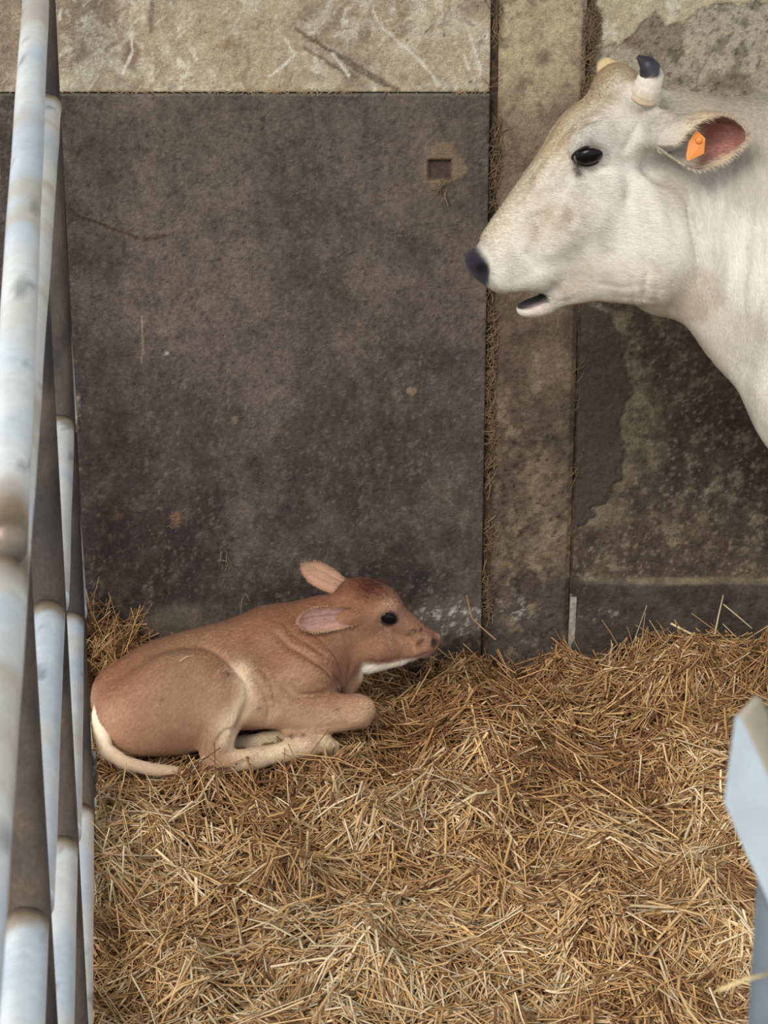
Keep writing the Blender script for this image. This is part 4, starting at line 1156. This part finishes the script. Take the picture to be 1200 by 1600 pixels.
# ------------------------------------------------------------------ galvanised pipe fence on the left, seen almost end-on
M_GALV = tint_mat('galvanised_pipe', rough=0.42, spec=0.5, metallic=0.30, bumps=((35, 0.002, 0.25, (1, 1, 1)),), grain=((14, 0.10, (1, 0.4, 1)), (70, 0.08, (1, 1, 1))))
M_POST = tint_mat('dirty_post', rough=0.8, spec=0.25, metallic=0.0, bumps=((60, 0.003, 0.5, (1, 1, 1)),), grain=((30, 0.25, (1, 1, 0.4)), (120, 0.2, (1, 1, 1))))
fence = empty('pipe_fence', (-0.60, 3.7, 0.0))
tag(fence, 'galvanised pipe fence with dusty rails along the left side of the pen', 'fence')
def fence_x(y): return -0.706 + (4.75 - y) * (0.1115 if y < 4.8 else 0.140)
POSTS = [5.74, 4.75, 3.705, 2.66, 1.60, 0.55]
GAL, GBL, DUST, BROWN = S(232, 236, 238), S(196, 216, 236), S(150, 128, 100), S(104, 92, 80)
def pipe(name, a, b, r, joints, parent=fence, dirt=0.5, dust_len=0.05):
    a = np.asarray(a, float); b = np.asarray(b, float)
    n = max(int(np.linalg.norm(b - a) / 0.02), 6)
    pts = a + (b - a) * np.linspace(0, 1, n + 1)[:, None]
    pts = pts + (fbm(pts * 3, 2, 400) - 0.5)[:, None] * V(0.004, 0, 0.006)
    v, f = tube(pts, r, 20)
    ax = (b - a) / np.linalg.norm(b - a)
    up = (v - (a + ((v - a) @ ax)[:, None] * ax)) @ UP / r
    c = mix(np.tile(GAL, (len(v), 1)), GBL, sstep(0.42, 0.66, fbm(v * np.array([9., 5., 9.]), 3, 401)) * 0.7)
    c = mix(c, S(196, 184, 160), sstep(0.50, 0.70, fbm(v * 7, 3, 402)) * dirt)
    c = mix(c, S(120, 124, 128), sstep(0.66, 0.76, fbm(v * np.array([30., 14., 30.]), 3, 403)) * 0.6)
    for j in joints:
        dj = np.linalg.norm(v - np.asarray(j), axis=1)
        c = mix(c, DUST, sstep(dust_len * 1.6, dust_len * 0.5, dj + (fbm(v * 40, 3, 404) - 0.5) * 0.05) * sstep(-0.6, 0.4, up) * 0.95)
        c = mix(c, BROWN, sstep(dust_len * 0.8, dust_len * 0.2, dj + (fbm(v * 50, 3, 405) - 0.5) * 0.03) * 0.8)
    sp = vnoise(v * 120, 406)
    c = mix(c, S(60, 54, 50), sstep(0.90, 0.95, sp) * sstep(0.5, 0.7, fbm(v * 11, 2, 407)) * 0.9)
    return mesh_obj(name, v, f, M_GALV, parent, c)
for k, y in enumerate(POSTS):
    top = 3.0 if k == 1 else (2.2 if k == 0 else 1.745)
    x = fence_x(y)
    v, f = tube(np.stack([np.full(60, x), np.full(60, y), np.linspace(-0.2, top, 60)], -1), 0.029, 18)
    c = mix(np.tile(S(86, 78, 72), (len(v), 1)), S(60, 57, 58), sstep(0.4, 0.65, fbm(v * 6, 3, 410 + k)))
    c = mix(c, S(110, 92, 76), sstep(0.5, 0.7, fbm(v * 15, 3, 415 + k)) * 0.5)
    mesh_obj('post', v, f, M_POST, fence, c)
RAILS = [1.062, 0.597, 0.112]
for z in RAILS:
    for ya, yb in zip(POSTS[:-1], POSTS[1:]):
        a = V(fence_x(ya), ya - 0.027, z); b = V(fence_x(yb), yb + 0.027, z)
        pipe('rail', a, b, 0.030, [a + V(0, 0, 0.02)], dirt=0.35)
# top rail runs past the posts on the pen side; a brace climbs from it to the tall post
a = V(-0.699, 4.715, 1.762); b = V(-0.194, 0.50, 1.762)
pipe('top_rail', a, b, 0.031, [a + V(0, 0, 0.02), V(-0.372, 2.13, 1.79)], dirt=0.7, dust_len=0.055)
d_ = V(-0.588, 3.904, 2.093) - V(-0.378, 2.119, 1.800)
a = V(-0.378, 2.119, 1.800); b = a + d_ * (4.72 - 2.119) / d_[1]
pipe('brace', a, b, 0.0225, [a], dirt=0.6, dust_len=0.09)
# dried muck clinging to posts and rails
def lump(c, r, seed, n=10):
    u = np.linspace(0, np.pi, n); w = np.linspace(0, 2 * np.pi, 2 * n)[:-1]
    U, Wg = np.meshgrid(u, w, indexing='ij')
    p = np.stack([np.cos(Wg) * np.sin(U), np.sin(Wg) * np.sin(U), np.cos(U)], -1).reshape(-1, 3)
    p = p * (0.6 + 0.9 * fbm(p * 1.9 + seed * 5.1, 3, seed))[:, None]
    m = 2 * n - 1
    i = np.arange(n * m).reshape(n, m)
    f = np.stack([i[:-1], np.roll(i, -1, 1)[:-1], np.roll(i, -1, 1)[1:], i[1:]], -1).reshape(-1, 4)
    return p * r + np.asarray(c), f[:, ::-1]
M_MUCK = tint_mat('dried_muck', rough=0.95, spec=0.1, bumps=((90, 0.006, 0.8, (1, 1, 1)),), grain=((90, 0.3, (1, 1, 1)),))
for k, (px, py, Y, r) in enumerate([(118, 622, 5.69, (.014, .014, .022)), (119, 642, 5.68, (.016, .014, .02)), (118, 664, 5.68, (.014, .014, .018)),
                                    (124, 892, 5.62, (.011, .012, .022)), (126, 918, 5.60, (.013, .013, .026)), (128, 945, 5.58, (.015, .014, .02)),
                                    (143, 1188, 4.80, (.013, .014, .025)), (144, 1215, 4.78, (.013, .014, .024)), (145, 1238, 4.77, (.009, .012, .018))]):
    v, f = lump(at(px, py, Y), np.array(r), 420 + k)
    c = mix(np.tile(S(96, 84, 74), (len(v), 1)), S(190, 182, 170), sstep(0.52, 0.62, fbm(v * 60, 3, 430 + k)) * 0.8)
    mesh_obj('muck_clump', v, f, M_MUCK, fence, c)

# ------------------------------------------------------------------ near gate post with its latch plate at the right edge
gp = empty('gate_post', (0.24, 1.2, 0.0))
tag(gp, 'grey steel gate post with folded latch plate at the right edge, out of focus', 'post')
M_PAINT = plain_mat('grey_painted_steel', S(170, 182, 190), rough=0.5, spec=0.4, noise_amt=0.06, noise_scale=60)
M_PDARK = plain_mat('weathered_steel', S(112, 122, 130), rough=0.55, spec=0.4, noise_amt=0.15, noise_scale=40)
YP = 1.22
px0 = at(1204, 1050, YP)
rp = 0.022
v, f = tube(np.stack([np.full(30, px0[0] + rp), np.full(30, YP), np.linspace(-0.2, 2.13, 30)], -1), rp, 20)
mesh_obj('post', v, f, M_PDARK, gp)
YF = YP - 0.030
pl = [at(1150, 1119, YF), at(1146, 1150, YF), at(1132, 1255, YF), at(1162, 1325, YF), at(1215, 1440, YF - 0.004), at(1262, 1420, YF - 0.004), at(1262, 1335, YF - 0.004), at(1200, 1212, YF), at(1160, 1126, YF)]
pl = np.array(pl); n9 = len(pl); th = V(0, 0.003, 0)
v2 = np.concatenate([pl, pl + th]); f2 = [list(range(n9)), list(range(n9, 2 * n9))[::-1]] + [[(i + 1) % n9, i, i + n9, (i + 1) % n9 + n9] for i in range(n9)]
lp = mesh_obj('latch_plate', v2, f2, M_PAINT, gp, smooth=False)
# folded flange along its upper edge
e = [pl[0], pl[8], pl[7], pl[6]]
back = V(0.014, 0.026, 0.0)
vv = []; 
for q in e:
    q = q + V(0.0015, 0.003, 0)
    vv += [q, q + back, q + back - V(0.001, 0, 0.003), q - V(0.001, 0, 0.003)]
ff = []
for i in range(3):
    for j in range(4): ff.append([i * 4 + j, i * 4 + (j + 1) % 4, (i + 1) * 4 + (j + 1) % 4, (i + 1) * 4 + j])
ff += [[3, 2, 1, 0], [12, 13, 14, 15]]
mesh_obj('flange', np.array(vv), ff, plain_mat('dusty_steel', S(176, 164, 146), rough=0.7, noise_amt=0.12, noise_scale=60), lp, smooth=False)
# ------------------------------------------------------------------ straw bedding
def ground_h(x, y):
    h = (fbm2(x, y, 1.7, 3, 500) - 0.5) * 0.16 + (fbm2(x, y, 5.5, 3, 501) - 0.5) * 0.26 - 0.012
    g = lambda cx, cy, sx, sy, a: a * np.exp(-((x - cx) / sx) ** 2 - ((y - cy) / sy) ** 2)
    h = h + g(-0.92, 5.78, 0.20, 0.20, 0.13) + g(1.05, 5.80, 0.34, 0.22, 0.075) + g(0.20, 5.60, 0.16, 0.14, 0.035)
    h = h - g(0.66, 5.20, 0.13, 0.045, 0.075) - g(0.36, 4.78, 0.10, 0.05, 0.06) - g(0.16, 4.16, 0.12, 0.05, 0.07) - g(0.02, 4.55, 0.16, 0.05, 0.045) - g(0.50, 5.86, 0.26, 0.22, 0.022) - g(-0.62, 4.75, 0.08, 0.10, 0.05)
    h = h + g(-0.05, 4.90, 0.30, 0.10, 0.03) + g(-0.15, 4.25, 0.25, 0.10, 0.035) + g(0.6, 4.35, 0.25, 0.12, 0.03) + g(0.10, 5.05, 0.12, 0.06, 0.035)
    h = np.where((x > -0.9) & (x < 0.1), h * (1 - 0.75 * np.exp(-((x + 0.40) / 0.42) ** 4 - ((y - 5.38) / 0.26) ** 4)), h)
    return h
xs = np.linspace(-2.9, 3.3, 300); ys = np.linspace(2.6, YW - 0.03, 170)
X, Y = np.meshgrid(xs, ys, indexing='ij')
Zg = ground_h(X, Y) - 0.055 + 0.03 * sstep(YW - 0.12, YW - 0.03, Y)
n, m = X.shape; i = np.arange(n * m).reshape(n, m)
f = np.stack([i[:-1, :-1], i[1:, :-1], i[1:, 1:], i[:-1, 1:]], -1).reshape(-1, 4)
gc = mix(np.tile(S(104, 74, 48), (n * m, 1)), S(70, 48, 32), sstep(0.4, 0.65, fbm2(X, Y, 12, 3, 505)).ravel())
bed = empty('straw_bedding', (0, 4.6, 0.0))
tag(bed, 'thick golden straw bedding spread over the floor of the pen', 'straw', kind='stuff')
tag(mesh_obj('trodden_straw', np.stack([X, Y, Zg], -1).reshape(-1, 3), f, M_SOIL, bed, gc), kind='stuff')

def stalks(mid, yaw, tilt, ln, wd, bend, cols, follow=True, lift=None):
    """three-sided stalks in two bent segments; returns verts, tris, colours"""
    k = len(mid)
    dx, dy = np.cos(yaw) * np.cos(tilt), np.sin(yaw) * np.cos(tilt)
    P = []
    for s in (-0.5, 0.0, 0.5):
        p = mid.copy(); p[:, 0] += dx * ln * s; p[:, 1] += dy * ln * s; p[:, 2] += np.sin(tilt) * ln * s
        if s == 0.0:
            p[:, 0] += -np.sin(yaw) * bend; p[:, 1] += np.cos(yaw) * bend; p[:, 2] += np.abs(bend) * 0.6
        P.append(p)
    if follow:
        for p, s in zip(P, (-0.5, 0.0, 0.5)):
            p[:, 2] += ground_h(p[:, 0], p[:, 1])
    P = np.stack(P, 1)                                                    # k,3,3
    ax = P[:, 2] - P[:, 0]; ax /= np.linalg.norm(ax, axis=1, keepdims=True)
    u = np.cross(ax, V(0, 0, 1)) ; u /= np.maximum(np.linalg.norm(u, axis=1, keepdims=True), 1e-6); w = np.cross(ax, u)
    ph = rng.uniform(0, 2 * np.pi, k)
    ring = []
    for j in range(3):
        a_ = ph + j * 2 * np.pi / 3
        flat = 0.62
        ring.append(u * np.cos(a_)[:, None] + w * (np.sin(a_) * flat)[:, None])
    R = np.stack(ring, 1) * (wd / 2)[:, None, None]                       # k,3,3
    v = P[:, :, None, :] + R[:, None, :, :]                               # k,seg,corner,3
    base = np.arange(k)[:, None] * 9
    q = []
    for s in range(2):
        for j in range(3):
            a0, a1 = s * 3 + j, s * 3 + (j + 1) % 3; b0, b1 = a0 + 3, a1 + 3
            q.append(np.stack([base[:, 0] + a0, base[:, 0] + a1, base[:, 0] + b1, base[:, 0] + b0], -1))
    F_ = np.stack(q, 1).reshape(-1, 4)
    c = np.repeat(cols, 9, axis=0)
    return v.reshape(-1, 3), F_, c, P

PAL = np.array([S(228, 190, 138), S(208, 166, 114), S(244, 222, 184), S(176, 132, 88), S(128, 91, 61), S(224, 198, 158)])
def straw_cols(x, y, k, u):
    pn = fbm2(x, y, 3.2, 3, 510)
    w = np.stack([np.full(k, 1.0), np.full(k, 1.0), 0.25 + 1.4 * sstep(0.45, 0.7, pn), 0.35 + 1.2 * sstep(0.58, 0.35, pn), 0.15 + 0.9 * sstep(0.52, 0.3, pn), np.full(k, 0.4)], -1)
    back_dim = sstep(4.7, 5.7, y)[:, None]                               # browner stalks paint in the light falling off towards the wall
    w = w * (1 + back_dim * np.array([-0.55, 0.2, -0.85, 2.4, 2.8, -0.75]))
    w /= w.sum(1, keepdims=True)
    idx = (w.cumsum(1) < rng.random(k)[:, None]).sum(1).clip(0, 5)
    return np.clip(PAL[idx] * rng.uniform(0.72, 1.10, (k, 1)), 0, 1)

NS = 84000
# seen part of the pen gets most of the stalks
x = rng.uniform(-1.0, 1.25, NS) + rng.normal(0, 0.10, NS); y = np.minimum(rng.uniform(3.80, YW - 0.04, NS) + rng.normal(0, 0.10, NS), YW - 0.04 - rng.random(NS) * 0.15)
xo = rng.uniform(-2.2, 2.9, 34000); yo = rng.uniform(2.8, YW - 0.05, 34000)
x = np.concatenate([x, xo]); y = np.concatenate([y, yo]); NS = len(x)
u = rng.random(NS) ** 0.8                                                 # depth in the litter, 1 on top
ln = rng.gamma(4.2, 0.026, NS).clip(0.03, 0.26)
wd = rng.gamma(6.0, 0.00088, NS).clip(0.0026, 0.0095)
yaw = fbm2(x, y, 2.6, 2, 511) * 4 * np.pi + fbm2(x, y, 9, 2, 512) * 4 + rng.normal(0, 0.75, NS)
tilt = rng.normal(0, 0.20, NS); st = rng.random(NS) < 0.10; tilt[st] = rng.normal(0, 0.42, st.sum())
ln[st] *= 0.8
bend = rng.normal(0, 0.05, NS) * ln
z = (u - 0.85) * 0.085 + (fbm2(x, y, 12, 3, 513) - 0.5) * 0.15 - 0.018 * np.exp(-((x + 0.40) / 0.46) ** 4 - ((y - 5.30) / 0.30) ** 4)
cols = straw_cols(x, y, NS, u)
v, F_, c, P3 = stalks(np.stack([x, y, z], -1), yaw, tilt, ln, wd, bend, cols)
# drop stalks that would run through an animal or the wall
keep = np.ones(NS, bool)
for s in range(3):
    q = P3[:, s]
    for sd in (cs, ws):
        ins = np.all([(q[:, k] > sd.ax[k][0]) & (q[:, k] < sd.ax[k][-1]) for k in range(3)], 0)
        j = np.nonzero(ins)[0]
        if len(j): keep[j[sd.sample(q[j]) < 0.0]] = False
    keep &= q[:, 1] < YW - 0.026
    dl = np.linalg.norm(q - (np.array(tq)[:, None] if False else np.array(tq)[0]), axis=1)
kv = np.repeat(keep, 9); kf = np.repeat(keep, 6)
remap = np.cumsum(kv) - 1
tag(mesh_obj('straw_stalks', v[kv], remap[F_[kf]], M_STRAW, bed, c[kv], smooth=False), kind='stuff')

# --- stalks standing up along the foot of the wall, in the left corner and by the fence
def upright(n_, xr, yr, lr, tl, seed, cmul=1.0):
    x = rng.uniform(*xr, n_); y = rng.uniform(*yr, n_)
    ln = rng.uniform(*lr, n_); yw = rng.uniform(0, 2 * np.pi, n_); ti = rng.normal(tl, 0.30, n_)
    z = np.abs(np.sin(ti)) * ln * 0.36
    mid = np.stack([x, y, z], -1)
    mid[:, 1] = np.minimum(mid[:, 1], YW - 0.03 - np.abs(np.sin(yw) * np.cos(ti)) * ln * 0.5)
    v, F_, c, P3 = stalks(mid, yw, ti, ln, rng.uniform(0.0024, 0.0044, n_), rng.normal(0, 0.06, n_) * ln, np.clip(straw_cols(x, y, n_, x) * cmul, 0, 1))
    kp = np.ones(n_, bool)
    for s in range(3):
        q = P3[:, s]
        ins = np.all([(q[:, k] > cs.ax[k][0]) & (q[:, k] < cs.ax[k][-1]) for k in range(3)], 0); j = np.nonzero(ins)[0]
        if len(j): kp[j[cs.sample(q[j]) < 0.002]] = False
    kv = np.repeat(kp, 9); rm = np.cumsum(kv) - 1
    return v[kv], rm[F_[np.repeat(kp, 6)]], c[kv]
parts = [upright(900, (-1.05, -0.70), (5.50, 5.88), (0.08, 0.24), 0.55, 1),
         upright(420, (0.10, 1.15), (5.74, 5.89), (0.05, 0.12), 0.18, 2, 0.85),
         upright(420, (0.70, 1.20), (5.60, 5.88), (0.06, 0.16), 0.22, 3, 0.85),
         upright(500, (-0.70, -0.45), (4.0, 5.0), (0.08, 0.18), 0.45, 4),
         upright(900, (-0.5, 1.0), (4.0, 5.5), (0.06, 0.15), 0.35, 5)]
off_ = 0; av, af, ac = [], [], []
for a_, b_, c_ in parts:
    av.append(a_); af.append(b_ + off_); ac.append(c_); off_ += len(a_)
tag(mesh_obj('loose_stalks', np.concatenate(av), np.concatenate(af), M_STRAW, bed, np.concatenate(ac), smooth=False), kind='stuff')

# --- single long stalks that catch the eye
def single(name, label, pts, r, col, group=None):
    v, f = tube(np.array(pts), r, 6)
    o = mesh_obj(name, v, f, M_STRAW, None, np.tile(col, (len(v), 1)))
    return tag(o, label, 'straw', group)
single('straw_stalk', 'pale upright straw stalk leaning against the wall right of the pillar', [at(1113, 1012, 5.80), at(1122, 965, 5.84), at(1130, 930, 5.89)], 0.0022, S(206, 186, 146))
single('straw_stalk', 'thin bent straw stalk slanting right from the top of the upright one', [at(1130, 944, 5.885), at(1152, 962, 5.87), at(1175, 982, 5.85)], 0.0020, S(196, 176, 138))
single('straw_stalk', 'short pale straw stalk lying on the rump of the calf', [cs.surf(281, 1034) + V(0, -.004, .003), cs.surf(292, 1027) + V(0, -.005, .004), cs.surf(305, 1025) + V(0, -.004, .003)], 0.0014, S(232, 210, 170))
single('straw_stalk', 'long golden stalk standing upright in front of the right wall corner', [at(1065, 1130, 5.42), at(1072, 1090, 5.45), at(1074, 1045, 5.47)], 0.0026, S(206, 164, 104))
single('straw_stalk', 'dark thin stalk arching out of the straw behind the calf', [at(376, 965, 5.86), at(378, 938, 5.88), at(384, 927, 5.88), at(391, 940, 5.87)], 0.0014, S(140, 116, 90))
single('straw_stalk', 'long bent straw stalk leaning on the wall in front of the calf', [at(729, 930, 5.90), at(737, 965, 5.86), at(752, 980, 5.82), at(775, 1000, 5.78)], 0.0022, S(166, 130, 92))
single('straw_stalk', 'blurred pale straw stalk caught on the near grey gate post', [at(1122, 1548, 1.16), at(1165, 1531, 1.165), at(1215, 1518, 1.20)], 0.0012, S(214, 190, 140))
single('straw_stalk', 'thin brown stalk standing in the straw right of the pale joint strip', [at(940, 968, 5.89), at(955, 990, 5.87), at(970, 1016, 5.83)], 0.0018, S(140, 108, 78))
single('straw_stalk', 'long stalk rising steeply beside the fence behind the calf', [at(150, 985, 5.80), at(142, 955, 5.84), at(134, 920, 5.87)], 0.0024, S(170, 136, 92))

# --- straw and cobweb caught in the wall joints and on the ledge
def wisps(name, n_, xf, zr, yb, lr, seed, pale=0.5):
    zc = rng.uniform(*zr, n_); dens = fbm2(zc, zc * 0, 9, 3, seed)
    zc = zc[rng.random(n_) < sstep(0.40, 0.68, dens)]; k = len(zc)
    x = xf(zc) + rng.normal(0, 0.007, k); y = np.full(k, yb) - rng.uniform(0, 0.010, k)
    ln = rng.uniform(*lr, k); ang = rng.normal(np.pi / 2, 0.8, k)
    d = np.stack([np.cos(ang), rng.normal(0, 0.12, k), np.sin(ang)], -1)
    bd = rng.normal(0, 0.18, (k, 3)) * ln[:, None]; bd[:, 1] = -np.abs(bd[:, 1]) * 0.5
    mid = np.stack([x, y, zc], -1)
    P = np.stack([mid - d * ln[:, None] / 2, mid + bd, mid + d * ln[:, None] / 2], 1)
    sd = np.cross(d, V(0, 1, 0)); sd /= np.maximum(np.linalg.norm(sd, axis=1, keepdims=True), 1e-6)
    wd = rng.uniform(0.0010, 0.0028, k)
    R = np.stack([sd * wd[:, None] / 2, -sd * wd[:, None] / 4 + V(0, -1, 0) * wd[:, None] * 0.4, -sd * wd[:, None] / 4 + V(0, 1, 0) * wd[:, None] * 0.4], 1)
    v = (P[:, :, None, :] + R[:, None, :, :]).reshape(-1, 3)
    b_ = np.arange(k) * 9; q = []
    for s in range(2):
        for j in range(3):
            a0, a1 = s * 3 + j, s * 3 + (j + 1) % 3
            q.append(np.stack([b_ + a0, b_ + a1, b_ + a1 + 3, b_ + a0 + 3], -1))
    c = mix(np.tile(S(104, 84, 64), (k, 1)), S(172, 146, 114), rng.random(k) * pale * 1.6)
    return tag(mesh_obj(name, v, np.stack(q, 1).reshape(-1, 4), M_STRAW, wall_back, np.repeat(c, 9, axis=0), smooth=False), kind='stuff')
wisps('joint_straw', 1100, lambda z: XJ1 + 0.003 + 0.006 * np.sin(z * 23), (0.05, 1.86), YW - 0.004, (0.02, 0.06), 601)
wisps('joint_straw', 1500, lambda z: XJ2 + 0.006 + 0.010 * rng.random(len(z)), (1.42, 1.86), YW - 0.004, (0.02, 0.06), 602)
wisps('joint_straw', 90, lambda z: XJ2 - 0.001 + 0 * z, (0.25, 1.05), YW - 0.006, (0.015, 0.04), 603, 0.25)
wisps('pocket_straw', 20, lambda z: np.full_like(z, W(690, 300)[0]), (W(690, 318)[1], W(690, 278)[1]), YW - 0.022, (0.02, 0.05), 604)
wisps('stuck_straw', 26, lambda z: np.full_like(z, W(277, 808)[0]), (W(277, 822)[1], W(277, 796)[1]), YW - 0.022, (0.012, 0.03), 606)
wisps('stuck_straw', 14, lambda z: np.full_like(z, W(352, 868)[0]), (W(352, 885)[1], W(352, 858)[1]), YW - 0.022, (0.02, 0.04), 607)
lx = rng.uniform(-1.0, XJ1 - 0.02, 160); lx = lx[rng.random(160) < sstep(0.35, 0.6, fbm2(lx, lx * 0, 5, 3, 605))]
k = len(lx); sd_ = []
for j in range(k):
    a0 = V(lx[j], YW - 0.012, Z_LINE + 0.003); dr = V(rng.normal(0, 1), -0.15, rng.normal(-0.1, 0.5)); dr /= np.linalg.norm(dr)
    L_ = rng.uniform(0.012, 0.035)
    v, f = tube([a0 - dr * L_ / 2, a0 + V(0, -0.004, 0.003), a0 + dr * L_ / 2], 0.0010, 4, caps=False); sd_.append((v, f))
v, f = merge(sd_)
tag(mesh_obj('ledge_straw', v, f, M_STRAW, wall_back, np.tile(S(170, 146, 112), (len(v), 1)), smooth=False), kind='stuff')
